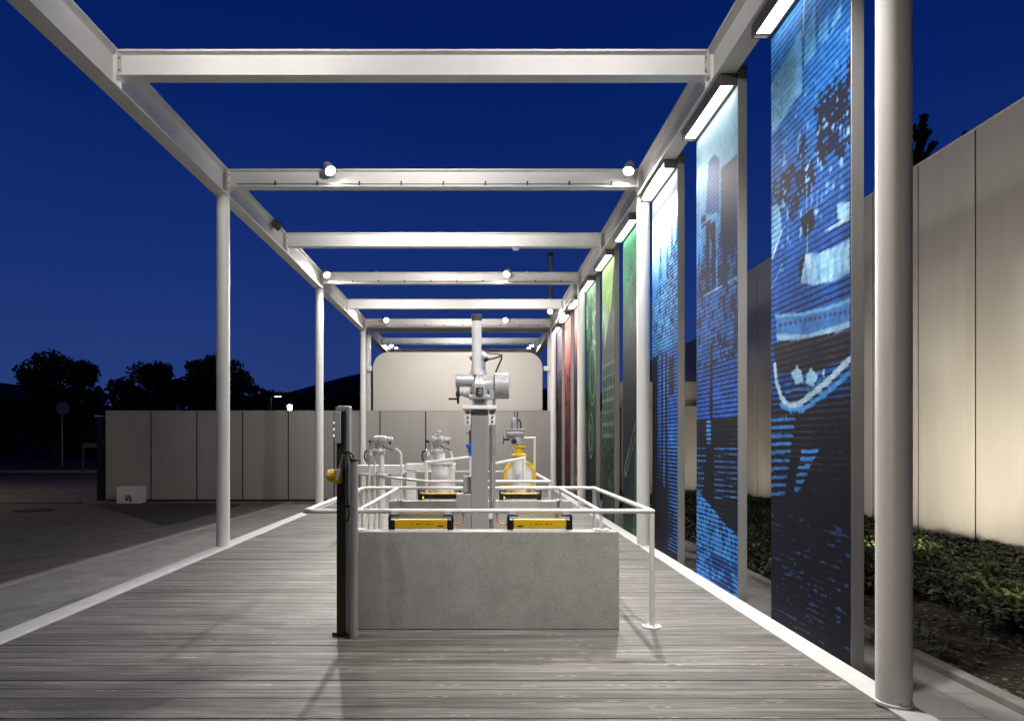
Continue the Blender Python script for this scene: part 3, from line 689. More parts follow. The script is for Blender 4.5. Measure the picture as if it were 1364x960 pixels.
def art2(y0):
    s = Art(y0, 0.011)
    s.grad([(-.1,MID,.12),(1.0,BLU,.15),(1.9,(.02,.10,.48),.2),(2.9,(.02,.09,.42),.18),(3.6,(.03,.16,.55),.1),(4.4,(.10,.36,.68),.02),(4.9,(.30,.62,.85),0),(5.6,(.75,.90,.95),0)])
    n = fbm(s.u*9, s.z*9, 61); n2 = fbm(s.u*25, s.z*18, 67)
    sk = 3.55+0.55*fbm(s.u*5+9, s.u*0, 63)+0.15*np.sign(np.sin(s.u*26))*fbm(s.u*11, s.u*0+3, 64)
    m = (s.z < sk) & (s.z > 2.55); s.c[m] = (.02,.12,.45); s.l[m] = .14
    m = (s.z < sk) & (s.z > 2.55) & (n*0.6+n2*0.4 > .53); s.c[m] = NAVY; s.l[m] = .3
    s.poly([(944,215),(952,205),(958,212),(958,285),(940,285)], (.03,.15,.50), .17)
    s.poly([(960,225),(982,205),(982,330),(960,330)], NAVY, .28)
    for i in range(3): s.poly([(934+i*6,288+i*6),(940+i*6,286+i*4),(940+i*6,300+i*8),(934+i*6,305+i*8)], NAVY, .3)
    s.stroke([(968,262),(974,275),(973,298),(967,310),(962,298),(962,276),(968,262)], 0.03, DK, .4)
    s.stroke([(955,286),(955,380)], 0.012, PALE); s.stroke([(937,394),(982,370)], 0.012, PALE); s.stroke([(934,300),(955,284)], .010, (.2,.5,.85))
    for (x,w) in ((940,5),(948,5),(962,7)): s.poly([(x,300),(x+w,296),(x+w,378),(x,386)], NAVY, .3)
    m = (s.z < 2.5) & (s.z > 1.75); s.l[m] = 0.20
    s.poly([(946,460),(949,459),(949,640),(945,640)], DK, .5)
    s.poly([(928,560),(982,556),(982,592),(928,592)], (.035,.035,.05), .5)
    s.poly([(941,560),(947,560),(947,590),(941,590)], (.06,.28,.70), .2)
    s.poly([(928,592),(982,592),(982,720),(960,690),(928,650)], (.035,.035,.05), .5)
    for i in range(9):
        y_ = 597+i*8; 
        for (xa, xb) in ((928,940-i*.6),(952,982)):
            for x in np.arange(xa, xb, 2.6): s.poly([(x,y_),(x+2.0,y_-1),(x+2.0,y_+1.8),(x,y_+2.6)], (.06,.22,.66), 0)
    s.poly([(928,652),(945,672),(962,694),(982,712),(982,804),(928,770)], (.05,.25,.68), .13)
    m = inpoly(s.u, s.z, [s.px(928,655), s.px(982,715), s.px(982,804), s.px(928,770)]) & (n2 > .6); s.c[m] = (.03,.13,.45); s.l[m] = .25
    m = (s.z < 0.35) & (n > .5); s.c[m] = (.02,.08,.34); s.l[m] = .22
    return s
def art3(y0):
    s = Art(y0, 0.014)
    s.grad([(-.1,DK,.5),(.9,DK,.5),(1.5,(.02,.09,.42),.24),(3.2,(.025,.14,.52),.15),(4.0,(.06,.26,.62),.08),(4.5,(.35,.62,.82),.02),(5.0,(.80,.90,.94),0),(5.6,(.9,.95,.96),0)])
    n = fbm(s.u*8, s.z*6, 71); n2 = fbm(s.u*30, s.z*20, 73)
    sk = 3.75+0.9*(s.u/PL)*fbm(s.u*4, s.u*0, 75)*1.6
    for c_, h_ in ((.45, 1.15), (.62, .35), (.80, .95), (1.02, 1.25), (1.15, .6)): sk = np.maximum(sk, 3.6+h_*np.clip(1-abs(s.u-c_)/0.09, 0, 1)**.6)
    m = (s.z < sk) & (s.z > 3.0); s.c[m] = (.035,.18,.55); s.l[m] = .13
    m &= (n2 > .52); s.c[m] = (.10,.36,.72)
    m = (s.z < sk) & (s.z > 3.2) & (n2 < .38); s.c[m] = NAVY; s.l[m] = .3
    s.stroke([(.1,2.95),(.5,3.1)], .012, PALE, raw=True); s.stroke([(.1,2.8),(.45,2.92)], .012, PALE, raw=True)
    for (a, b) in ((.0,.30),(.50,.58),(.70,.78)): 
        m = (s.u > a) & (s.u < b) & (s.z < 2.95); s.c[m] = (.03,.035,.06); s.l[m] = .45
    m = (s.u > .86) & (s.u < 1.12) & (s.z > 2.3) & (s.z < 2.85); s.c[m] = DK
    m = (s.u > .60) & (s.u < .67) & (s.z > .75) & (s.z < 2.9); s.c[m] = (.05,.20,.62); s.l[m] = .2
    m = (s.u > .86) & (s.z < 1.9) & (s.z > .1); s.c[m] = (.04,.18,.58); s.l[m] = .24+.1*(1.9-s.z[m])/1.8
    m = (s.u < .86) & (s.z < 1.0); s.c[m] = DK; s.l[m] = .5
    return s
def art_green(y0, k):
    s = Art(y0, 0.022)
    if k == 0:
        s.grad([(-.1,(.02,.10,.05),.22),(1.8,(.03,.035,.035),.4),(3.2,(.03,.04,.04),.4),(3.9,(.04,.20,.10),.15),(4.5,(.08,.42,.20),.10),(5.6,(.22,.66,.40),.04)])
        for i in range(7): s.stroke([(0,3.3+i*.12),(PL,4.0+i*.12)], .016, (.04,.16,.08), .2, raw=True)
        s.stroke([(.2,1.1),(1.0,1.9)], .11, (.30,.42,.36), .05, raw=True); s.stroke([(.25,1.15),(.95,1.85)], .07, (.05,.08,.06), .1, raw=True)
        s.poly([(.75,-.1),(PL,-.1),(PL,2.4),(1.05,2.6)], (.10,.25,.17), .12, raw=True)
        m = fbm(s.u*14, s.z*14, 81) > .66; s.c[m & (s.z < 3.2)] = (.10,.16,.12)
    elif k == 1:
        s.grad([(-.1,(.03,.06,.04),.3),(1.5,(.04,.10,.05),.25),(3.5,(.06,.12,.07),.22),(3.9,(.10,.25,.06),.1),(4.4,(.28,.60,.10),0),(5.6,(.62,.85,.45),0)])
        s.poly([(.0,3.9),(.3,3.7),(1.0,4.5),(PL,5.3),(PL,3.2),(0,3.2)], (.05,.09,.06), .2, raw=True)
        s.poly([(.25,4.6),(.6,4.7),(.6,4.1),(.25,3.6)], (.45,.55,.48), .02, raw=True)
        g = (s.z > 1.7) & (s.z < 3.5) & (((s.u*5.5) % 1 < .25) | ((s.z*4) % 1 < .22)); s.c[g] = (.28,.40,.30); s.l[g] = .1
        m = (fbm(s.u*9, s.z*8, 83) > .55) & (s.z < 1.7); s.c[m] = (.14,.30,.14)
    else:
        s.grad([(-.1,DK,.4),(.8,(.04,.035,.03),.4),(1.8,(.03,.10,.05),.12),(3.6,(.04,.18,.08),.1),(4.4,(.08,.36,.14),.08),(5.6,(.35,.66,.42),.02)])
        for c_, z_, r_ in ((.8,3.3,.55),(.85,3.3,.42),(.6,1.8,.38),(.55,1.75,.22),(.75,4.3,.3)):
            s.stroke([(c_+r_*.8*math.cos(a), z_+r_*1.4*math.sin(a)) for a in np.linspace(0, 6.283, 30)], .02, (.45,.62,.48), 0, raw=True)
        m = fbm(s.u*6, s.z*6, 87) > .62; s.c[m & (s.z > 3.9)] = (.6,.75,.6)
    return s
def art_red(y0, k):
    s = Art(y0, 0.03)
    if k == 0: s.grad([(-.1,(.10,.03,.025),.3),(1.2,(.28,.11,.08),.1),(2.4,(.10,.03,.03),.3),(3.6,(.12,.04,.03),.2),(4.0,(.40,.10,.06),.12),(5.6,(.80,.42,.32),.03)]); s.stroke([(.2,.3),(.9,2.4)], .16, (.50,.26,.20), .02, raw=True)
    elif k == 1: s.grad([(-.1,(.14,.02,.02),.3),(2.4,(.30,.05,.04),.22),(3.6,(.42,.10,.09),.05),(4.4,(.55,.20,.17),.0),(5.6,(.72,.36,.32),.0)])
    else: s.grad([(-.1,(.09,.03,.03),.3),(2.4,(.10,.04,.05),.25),(3.4,(.16,.08,.10),.2),(4.2,(.45,.30,.36),.05),(5.6,(.80,.68,.74),0)])
    n = fbm(s.u*7, s.z*6, 91+k); m = (n > .6) & (s.z < 4); s.c[m] = s.c[m]*.4; s.l[m] = .3
    m = (n < .33) & (s.z < 3.6); s.c[m] = np.minimum(1, s.c[m]*2.2); s.l[m] = 0.02
    return s
PITCH = 2.0367
LABELS = ['tall blue picture panel nearest the camera showing a ship and towers', 'tall blue picture panel with pale sky and striped water reflections, second from the camera',
 'tall blue picture panel with white sky over city spires, beside the middle column', 'green picture panel with diagonal glass tube, nearest of the green ones',
 'green picture panel with lime top and pale building facade', 'green picture panel with thin pale circles, farthest of the green ones',
 'red picture panel with pale diagonal streak, nearest of the red ones', 'plain deep red picture panel, middle of the red ones', 'pinkish picture panel at the far end of the row']
for i in range(9):
    y0 = 4.67+PITCH*i; y1 = y0+PL
    t = thing('picture_panel', LABELS[i], 'panel', (PX+0.05, (y0+y1)/2, 0), 'picture panels along the right side of the deck')
    s = art1(y0) if i == 0 else art2(y0) if i == 1 else art3(y0) if i == 2 else art_green(y0, i-3) if i < 6 else art_red(y0, i-6)
    def soft(a, k):                             # a print of a photograph has no razor edges
        for _ in range(k):
            p = np.pad(a, [(1,1),(1,1)]+[(0,0)]*(a.ndim-2), mode='edge')
            a = (p[:-2,1:-1]+p[2:,1:-1]+p[1:-1,:-2]+p[1:-1,2:]+2*p[1:-1,1:-1])/6
        return a
    tone = 0.45+1.1*fbm(s.u*3.1+7*i+2, s.z*2.3+1, 131+i, 5); grain = 0.55+0.9*fbm(s.u*24+3, s.z*24+5, 151+i, 4)
    top = np.clip((s.z-4.7)/0.6, 0, 1)*(1 if i else 0.3)
    f = (tone*grain)*(1-top)+top
    s.c = soft(s.c, 2 if i < 3 else 1)*f[..., None]
    if i >= 3: s.c *= (0.45+0.45*np.clip((s.z-3.2)/1.6, 0, 1))[..., None]
    s.l = soft(np.clip(s.l*(0.55+0.9*fbm(s.u*8+4, s.z*8+4, 171+i))*(1.35-0.35*f), 0, .5), 1)
    nz, nu_ = s.u.shape
    me = bpy.data.meshes.new('print')
    yy = y1-s.u; off = Vector(t.location)
    vs = np.stack([np.full(s.u.size, PX-off.x), yy.ravel()-off.y, s.z.ravel()-off.z], 1)
    idx = np.arange(nz*nu_).reshape(nz, nu_)
    quads = np.stack([idx[:-1,:-1], idx[:-1,1:], idx[1:,1:], idx[1:,:-1]], -1).reshape(-1, 4)
    me.vertices.add(len(vs)); me.vertices.foreach_set('co', vs.ravel().astype(np.float32))
    me.loops.add(quads.size); me.loops.foreach_set('vertex_index', quads.ravel().astype(np.int32))
    me.polygons.add(len(quads)); me.polygons.foreach_set('loop_start', (np.arange(len(quads))*4).astype(np.int32))
    me.update(calc_edges=True)
    ca = me.color_attributes.new('ink', 'FLOAT_COLOR', 'POINT')
    ca.data.foreach_set('color', np.concatenate([s.c.reshape(-1, 3), np.ones((s.u.size, 1))], 1).ravel().astype(np.float32))
    la = me.attributes.new('line', 'FLOAT', 'POINT'); la.data.foreach_set('value', s.l.ravel().astype(np.float32))
    me.materials.append(M['print'])
    o = bpy.data.objects.new('print', me); COL.objects.link(o); o.parent = t
    MB().box(PX+0.004, PX+0.10, y0, y1, PZ0-0.005, PZ1+0.005).build('panel_body', 'panel_edge', t, bevel=0.004)
    MB().box(PX-0.012, PX+0.003, y0, y1, PZ0-0.02, PZ0-0.006).build('bottom_trim', 'boxgrey', t)
    # lamp box along the top
    bz = GZ0-0.125
    lb = MB()
    lb.box(PX-0.185, PX-0.17, y0+0.0, y1, bz, GZ0-0.004).build('lamp_box', 'boxgrey', t, bevel=0.003)
    L = [c for c in kids(t) if c.name.startswith('lamp_box')][0]
    MB().box(PX-0.169, PX-0.002, y0+0.0, y0+0.015, bz, GZ0-0.004).build('end_cap', 'boxgrey', L)
    MB().box(PX-0.169, PX-0.002, y1-0.015, y1, bz, GZ0-0.004).build('end_cap', 'boxgrey', L)
    MB().box(PX-0.169, PX-0.002, y0+0.016, y1-0.016, GZ0-0.02, GZ0-0.006).build('lid', 'boxgrey', L)
    MB().box(PX-0.165, PX-0.035, y0+0.05, y1-0.05, bz+0.018, bz+0.03).build('diffuser', 'tube', L)
    MB().box(PX-0.034, PX-0.003, y0+0.016, y1-0.016, bz+0.004, bz+0.016).build('trim', 'boxgrey', L)

# ------------------------------------------------------------------ concrete blocks and white railings
def slab(y0, label):
    o = MB().box(-1.2, 1.234, y0, y0+0.185, 0.0, 0.86).build('concrete_block', 'concrete', bevel=0.008, seg=3)
    return tag(o, label, 'block', 'concrete blocks on the deck')
slab(5.61, 'broad grey concrete block standing in front on the deck')
slab(8.46, 'pale concrete block behind the front one, below the rear railing')
RH = 1.03
def post(t, x, y, z0, z1, r=0.022, plate=0.085):
    p = MB().cyl((x, y, z0+0.01), (x, y, z1-0.012), r, n=16).build('post', 'rail', t)
    q = MB().lathe((x, y, z0), (0,0,1), [(0.001, plate), (0.010, plate), (0.012, plate-0.003), (0.013, 0.02)], 24).build('base_plate', 'rail', p)
    for a in range(3):
        an = a*2.094+0.6; MB().cyl((x+plate*.7*math.cos(an), y+plate*.7*math.sin(an), z0+0.012), (x+plate*.7*math.cos(an), y+plate*.7*math.sin(an), z0+0.024), 0.008, n=6).build('bolt', 'zinc', p)
t = thing('guard_railing', 'white tubular guard railing around the front concrete block', 'railing', (0, 7.1, 0))
MB().tube([(-1.55,5.70,RH),(1.545,5.70,RH),(1.545,8.55,RH),(-1.55,8.55,RH)], 0.022, 14, closed=True).build('top_rail', 'rail', t)
for sx in (-1.09, 1.09):
    MB().tube([(sx,5.72,RH-0.004),(sx,8.53,RH-0.004)], 0.0195, 14).build('inner_rail', 'rail', t)
    for yy in (5.70, 8.55): post(t, sx, yy, 0.862, RH-0.014, 0.014, 0.07)
for (x, y) in ((1.545,5.70),(1.545,8.55),(-1.55,8.55)): post(t, x, y, 0.0, RH-0.012, 0.023, 0.085)
t = thing('guard_railing', 'white tubular railing with slanted corner around the rear valves', 'railing', (0, 11.5, 0))
MB().tube([(-0.82,9.94,RH),(1.1,9.94,RH),(1.1,13.2,RH),(-1.68,13.2,RH),(-2.2,12.0,RH)], 0.023, 12, closed=True).build('top_rail', 'rail', t)
for (x, y) in ((1.1,9.94),(1.1,13.2),(-1.68,13.2),(-2.2,12.0),(-0.82,9.94)): post(t, x, y, 0, RH-0.016, 0.022)
def hoop(label, pts, r=0.028):
    t = thing('sloped_rail', label, 'rail', (pts[0][0], pts[0][1], 0))
    MB().tube(pts, r, 12).build('tube', 'rail', t)
    p = pts[0]; MB().lathe((p[0], p[1], 0), (0,0,1), [(0.001, .08), (.012, .08), (.013, .04)], 20).build('base_plate', 'rail', t)
q0 = P(568, 616, 10.6); q1 = P(627, 608.5, 10.6)
hoop('white sloping tube rising to the right, left of the steel gate column', [(q0.x, 10.6, 0.01), tuple(q0), tuple(q1), (q1.x, 10.6, 0.02)])
q0 = P(698, 610, 10.4); q1 = P(656, 618, 10.4)
hoop('white sloping tube falling to the left in front of the yellow valve', [(q0.x, 10.4, 0.01), tuple(q0), tuple(q1), (q1.x, 10.4, 0.02)])

# yellow sensor bars on the blocks
def bar(label, x0, x1, y, front, cable):
    z0 = 0.872; t = thing('sensor_bar', label, 'sensor bar', ((x0+x1)/2, y, z0), 'yellow sensor bars on the concrete blocks')
    MB().box(x0+0.055, x1-0.055, y-0.03, y+0.035, z0+0.012, z0+0.092).build('body', 'yellow', t, bevel=0.006)
    if not front: MB().box(x0+0.058, x1-0.058, y-0.034, y-0.0305, z0+0.022, z0+0.078).build('window', 'black', t)
    for s, xx in ((1, x0), (-1, x1)):
        xa, xb = sorted((xx+s*0.054, xx+s*0.02))
        e = MB().box(xa, xb, y-0.033, y+0.038, z0, z0+0.088).build('end_cap', 'black', t, bevel=0.003)
        xa, xb = sorted((xx+s*0.019, xx)); MB().box(xa, xb, y-0.028, y+0.03, z0, z0+0.118).build('bracket', 'black', t, bevel=0.002)
        xa, xb = sorted((xx+s*0.003, xx+s*0.095)); MB().box(xa, xb, y-0.026, y+0.028, z0+0.119, z0+0.132).build('bracket', 'black', t, bevel=0.002)
        xm = xx+s*0.05
        MB().prism([(xm-0.035, z0+0.134), (xm+0.035, z0+0.134), (xm+0.018, z0+0.165), (xm-0.018, z0+0.165)], 'y', y-0.006, y+0.006).build('gusset', 'rail', t)
    if front:
        for k in range(5):
            xx = x0+0.2+k*0.045; MB().box(xx, xx+0.012+0.016*(k % 2), y-0.0315, y-0.0302, z0+0.05, z0+0.056).build('printed_mark', 'boxgrey', t)
        xs_ = x1-0.14 if cable > 0 else x0+0.09
        MB().box(xs_, xs_+0.05, y-0.0318, y-0.0303, z0+0.032, z0+0.04).build('printed_mark', 'black', t)
    else:
        MB().box(x0+0.06, x0+0.075, y-0.038, y-0.0345, z0+0.03, z0+0.045).build('status_light', 'led_green', t)
    if cable:
        s = cable; xx = x1 if s > 0 else x0
        MB().tube([(xx,y,z0+0.045),(xx+s*.05,y,z0+0.05),(xx+s*.085,y,z0+0.075),(xx+s*.088,y,z0+0.13)], 0.008, 8).build('cable', 'orange', t)
        MB().cyl((xx+s*.088,y,z0+0.125),(xx+s*.088,y,z0+0.158),0.014,n=10).build('plug','steel',t)
bar('yellow sensor bar on the front block, left of the steel column', -0.80, -0.225, 5.66, True, 1)
bar('yellow sensor bar on the front block, right of the steel column', 0.25, 0.825, 5.66, True, -1)
bar('dark faced sensor bar on the rear block, left of the steel column', -0.81, -0.24, 8.52, False, 0)
bar('dark faced sensor bar with green light on the rear block, right of the column', 0.27, 0.83, 8.52, False, 0)

# ------------------------------------------------------------------ control pillar and its steel tube
d = 5.46
def X(px, dd=d): return (px-VX)*dd/F
def Z(py, dd=d): return EYE+(VY-py)*dd/F
t = thing('control_pillar', 'dark steel control pillar with white keypad box and yellow button', 'control pillar', (X(458), d, 0))
MB().box(X(450), X(461), d-0.05, d+0.05, 0.004, Z(588)).build('post', 'darksteel', t, bevel=0.004)
MB().box(X(461.3), X(467), d-0.045, d+0.055, 0.02, Z(541)).build('rail_profile', 'alu', t, bevel=0.006)
MB().prism([(X(448.5), Z(548)), (X(449), Z(543)), (X(453), Z(540.5)), (X(461), Z(540.5)), (X(461), Z(548))], 'y', d-0.06, d+0.06).build('hood', 'alu', t, bevel=0.005)
kb = MB().box(X(447.5), X(456), d-0.07, d+0.07, Z(590.5), Z(548.4)).build('keypad_box', 'silver', t, bevel=0.006)
MB().box(X(456.3), X(461), d-0.06, d+0.06, Z(590), Z(548.6)).build('box_back', 'black', t)
for py in (563, 571.5, 580):
    MB().lathe((X(447.5), d-0.045, Z(py)), (-1,0,0), [(0.0005,0.011),(0.008,0.011),(0.011,0.006)], 12).build('button', 'led', kb)
ya = MB().box(X(447), X(457.5), d-0.06, d+0.06, Z(643), Z(624.5)).build('button_housing', 'yellow', t, bevel=0.01)
MB().cyl((X(447)-.001, d, Z(633.5)), (X(436.5), d, Z(633)), 0.055, 0.05, n=24, bev=0.006).build('push_button', 'yellow', ya)
MB().add([(X(458.5),d-0.075,Z(604)),(X(459.5),d-0.07,Z(606)),(X(453.5),d-0.08,Z(640)),(X(449.5),d-0.08,Z(636)),
          (X(458.5),d-0.068,Z(604)),(X(459.5),d-0.063,Z(606)),(X(453.5),d-0.073,Z(640)),(X(449.5),d-0.073,Z(636))],
         [(0,1,2,3),(7,6,5,4),(0,4,5,1),(1,5,6,2),(2,6,7,3),(3,7,4,0)]).build('sign_plate', 'silver', t)
MB().cyl((X(456), d-0.051, Z(660)), (X(456), d-0.056, Z(660)), 0.022, n=16).build('lock', 'black', t)
MB().box(X(444), X(452), d-0.04, d-0.02, 0.0, 0.03).build('foot', 'boxgrey', t)
d2 = 5.37
t = thing('steel_tube_post', 'round stainless steel tube post with cables at its top beside the control pillar', 'post', (X(471.5, d2), d2, 0))
MB().lathe((X(471.5,d2), d2, 0), (0,0,1), [(0.004, 0.034), (Z(613,d2), 0.034)], 28).build('tube', 'steel', t)
MB().lathe((X(471.5,d2), d2, Z(613,d2)), (0,0,1), [(0.001,0.042),(0.012,0.042),(0.016,0.03)], 24).build('cap', 'black', t)
zc = Z(612, d2); xc = X(471.5, d2)
for k_, dx in enumerate((-0.02, 0.008)):
    MB().tube([(xc+dx,d2,zc),(xc+dx-0.02,d2-0.01,zc+0.045),(xc-0.055+dx*.5,d2-0.005,zc+0.07),(xc-0.075,d2+0.01,zc+0.055)], 0.009, 8).build('cable', 'rubber', t)
MB().tube([(xc-0.068,d2+0.02,zc+0.06),(xc-0.055,d2+0.0,zc-0.02),(xc-0.06,d2,zc-0.3),(xc-0.038,d2,zc-0.45),(xc-0.05,d2+0.01,zc-0.51),(xc-0.075,d2+0.03,zc-0.51)], 0.006, 8).build('cable', 'rubber', t)
MB().box(X(465.0,d2)-0.07, X(466.0,d2), d2-0.01, d2+0.01, Z(676,d2), Z(672,d2)).build('clamp', 'black', t)
MB().box(X(459,d2), X(467,d2), d2-0.02, d2+0.02, 0.001, 0.02).build('foot', 'darksteel', t, bevel=0.003)

# ------------------------------------------------------------------ centre: sluice gate column with its electric drive
d = 7.1
def mark(o, h): return o
t = thing('gate_actuator', 'tall steel gate column with silver electric drive and white spindle tube on top', 'gate drive', (0, d, 0))
MB().box(X(628,d), X(650,d), d-0.09, d+0.09, 0.004, Z(546,d)).build('column', 'alu', t, bevel=0.006)
gb = MB().box(X(608,d), X(627.6,d), d-0.08, d+0.10, 0.004, Z(657,d)).build('gate_housing', 'alu', t, bevel=0.006)
MB().box(X(617,d), X(627.6,d), d-0.02, d+0.10, Z(656.5,d), Z(634,d)).build('guide_box', 'alu', t, bevel=0.006)
MB().box(X(616.5,d), X(661,d), d-0.14, d+0.14, Z(545.5,d), Z(540.5,d)).build('cap_plate', 'white', t, bevel=0.004)
for s, (pa, pb) in ((-1, (619.5, 627)), (1, (651, 659.5))):
    g = MB().box(X(pa,d), X(pb,d), d-0.10, d-0.085, Z(566,d), Z(546.2,d)).build('gusset', 'white', t, bevel=0.002)
    for py in (550, 556, 562): MB().cyl((X((pa+pb)/2,d), d-0.101, Z(py,d)), (X((pa+pb)/2,d), d-0.115, Z(py,d)), 0.012, n=8).build('bolt', 'black', g)
MB().cyl((X(639,d), d, Z(540.3,d)), (X(639,d), d, Z(531.5,d)), 0.062, n=24).build('neck', 'steel', t)
for sx in (-0.05, 0.05):
    for sy in (-0.05, 0.05): MB().cyl((X(639,d)+sx*1.35, d+sy*1.35, Z(540.3,d)), (X(639,d)+sx*1.35, d+sy*1.35, Z(530,d)), 0.012, n=8).build('tie_bolt', 'zinc', t)
# drive housing: waisted cast body
hz0 = Z(531.5,d); hx = X(638.5,d)
hs = MB().lathe((hx, d, hz0), (0,0,1), [(0,.085),(.012,.105),(.05,.105),(.09,.11),(.15,.095),(.20,.075),(.25,.06),(.285,.058)], 8).build('gear_housing', 'silver', t, bevel=0.01)
MB().box(hx-0.115, hx+0.115, d-0.11, d+0.11, hz0-0.004, hz0+0.045).build('flange', 'silver', hs, bevel=0.012)
MB().box(hx-0.055, hx+0.05, d-0.13, d-0.085, hz0+0.05, hz0+0.165).build('cover', 'silver', hs, bevel=0.008)
nm = MB().box(hx-0.035, hx+0.045, d-0.136, d-0.131, hz0+0.045, hz0+0.118).build('rating_plate', 'black', hs)
for a, b_ in (((-.02, .055), (.03, .095)), ((-.02, .085), (.02, .11)), ((.0, .05), (.035, .07))):
    MB().add([(hx+a[0],d-0.1375,hz0+a[1]),(hx+a[0]+.012,d-0.1375,hz0+a[1]-.004),(hx+b_[0]+.008,d-0.1375,hz0+b_[1]-.004),(hx+b_[0],d-0.1375,hz0+b_[1])],[(0,1,2,3)]).build('printed_mark', 'silver', nm)
# motor on the right, controls on the left
def ribbed(p0, ax, L, r, n=7, dep=0.006):
    pr = [(0, r*0.8), (0.008, r)]
    for i in range(n):
        a = 0.02+(L-0.04)*i/n; b_ = 0.02+(L-0.04)*(i+0.55)/n
        pr += [(a, r), (a+.002, r-dep), (b_, r-dep), (b_+.002, r)]
    pr += [(L-0.008, r), (L, r*0.86)]; return MB().lathe(p0, ax, pr, 28)
zc_ = Z(514,d)
MB().lathe((hx+0.03, d+0.03, zc_), (1,0,0), [(0,.10),(.07,.118),(.115,.125),(.13,.14)], 28).build('adapter', 'silver', t)
mo = ribbed((hx+0.162, d+0.03, zc_), (1,0,0), 0.165, 0.143, 5, 0.004).build('motor', 'silver', t)
ribbed((hx+0.205, d-0.02, Z(525,d)), (1,0,0), 0.125, 0.052, 6, 0.004).build('terminal_tube', 'steel', t)
MB().lathe((hx-0.06, d+0.02, Z(506.5,d)), (-1,0,0), [(0,.06),(.03,.073),(.17,.073),(.178,.078),(.20,.078),(.205,.068)], 28).build('control_tube', 'silver', t)
MB().box(hx+0.11, hx+0.165, d-0.09, d-0.02, Z(532.5,d), Z(519.5,d)).build('switch_box', 'grey', t, bevel=0.006)
# hand wheel, seen edge on, with its crank grip
hw = MB().lathe((hx-0.10, d-0.05, Z(525,d)), (-1,0,0), [(0,.045),(.04,.045),(.05,.035),(.085,.03),(.09,.022),(.13,.02)], 18).build('wheel_hub', 'grey', t)
w_ = MB()
wx = hx-0.235; wz = Z(525,d)
w_.tube([(wx, d-0.05+0.10*math.cos(a), wz+0.10*math.sin(a)) for a in np.linspace(0, 2*math.pi, 29)[:-1]], 0.012, 8, closed=True)
hwh = w_.build('hand_wheel', 'black', t)
for a in (0.5, 2.6, 4.7): MB().cyl((wx, d-0.05, wz), (wx, d-0.05+0.1*math.cos(a), wz+0.1*math.sin(a)), 0.009, n=8).build('spoke', 'black', hwh)
MB().cyl((wx+0.02, d-0.05, wz), (wx-0.025, d-0.05, wz), 0.03, n=14).build('boss', 'black', hwh)
MB().cyl((wx, d-0.06, wz-0.055), (wx-0.105, d-0.06, wz-0.055), 0.012, 0.010, n=10).build('grip', 'black', hwh)
# spindle tube and its cap, upper gear dome behind
MB().cyl((X(635,d), d, hz0+0.27), (X(635,d), d, Z(427.2,d)), 0.053, n=28).build('spindle_tube', 'rail', t)
MB().cyl((X(635,d), d, Z(427.8,d)), (X(635,d), d, Z(419,d)), 0.059, n=28, bev=0.006).build('tube_cap', 'boxgrey', t)
MB().lathe((X(637.5,d), d+0.12, Z(497,d)), (0,0,1), [(0,.10),(.05,.085),(.15,.078),(.17,.10),(.20,.104),(.23,.085),(.26,.05),(.27,.02)], 24).build('upper_gear', 'silver', t)
MB().cyl((X(645,d), d+0.08, Z(478,d)), (X(650,d), d+0.06, Z(478,d)), 0.02, n=12).build('cable_gland', 'black', t)
MB().tube([P(649,478.5,d-0.02),P(657,477.5,d),P(665,475,d),P(668,473,d),P(668,478,d),P(664,487,d),P(660,496,d)], 0.011, 8).build('cable', 'rubber', t)
MB().tube([P(648,470,d+0.05),P(655,471,d+.02),P(662,471,d),P(668,473.5,d)], 0.007, 8).build('cable', 'rubber', t)
# guide tubes at the right of the column
MB().tube([(X(658,d), d-0.02, 0.01), (X(658,d), d-0.02, Z(517,d))], 0.018, 12).build('guide_tube', 'steel', t)
MB().tube([(X(653.5,d), d+0.02, 0.01), (X(653.5,d), d+0.02, Z(567,d))], 0.016, 12).build('guide_tube', 'steel', t)
MB().box(X(650.4,d), X(656,d), d-0.06, d+0.03, Z(690,d), Z(683,d)).build('tube_clamp', 'white', t, bevel=0.003)

# blue hand-lever valve behind the column
d = 9.3
t = thing('blue_valve', 'small bright blue valve with black lever left of the steel column', 'valve', (X(627,d), d, 0))
MB().lathe((X(627.5,d), d, 0), (0,0,1), [(0.01,.03),(Z(608,d),.03)], 16).build('pipe', 'rail', t)
MB().lathe((X(627.5,d), d, Z(607,d)), (0,0,1), [(0,.05),(.02,.05),(.03,.04),(.09,.042),(.12,.06),(.15,.06),(.16,.045),(.185,.03)], 16).build('body', 'blue', t)
MB().lathe((X(625.5,d), d, Z(593.5,d)), (-1,0,0), [(0,.03),(.04,.03),(.05,.02)], 12).build('side_port', 'blue', t)
MB().tube([(X(626,d),d-.03,Z(592,d)),(X(626,d),d-.03,Z(573,d))], 0.012, 8).build('lever', 'black', t)
MB().box(X(621,d), X(626,d), d-0.04, d-0.02, Z(577.5,d), Z(576.2,d)).build('stop', 'black', t)

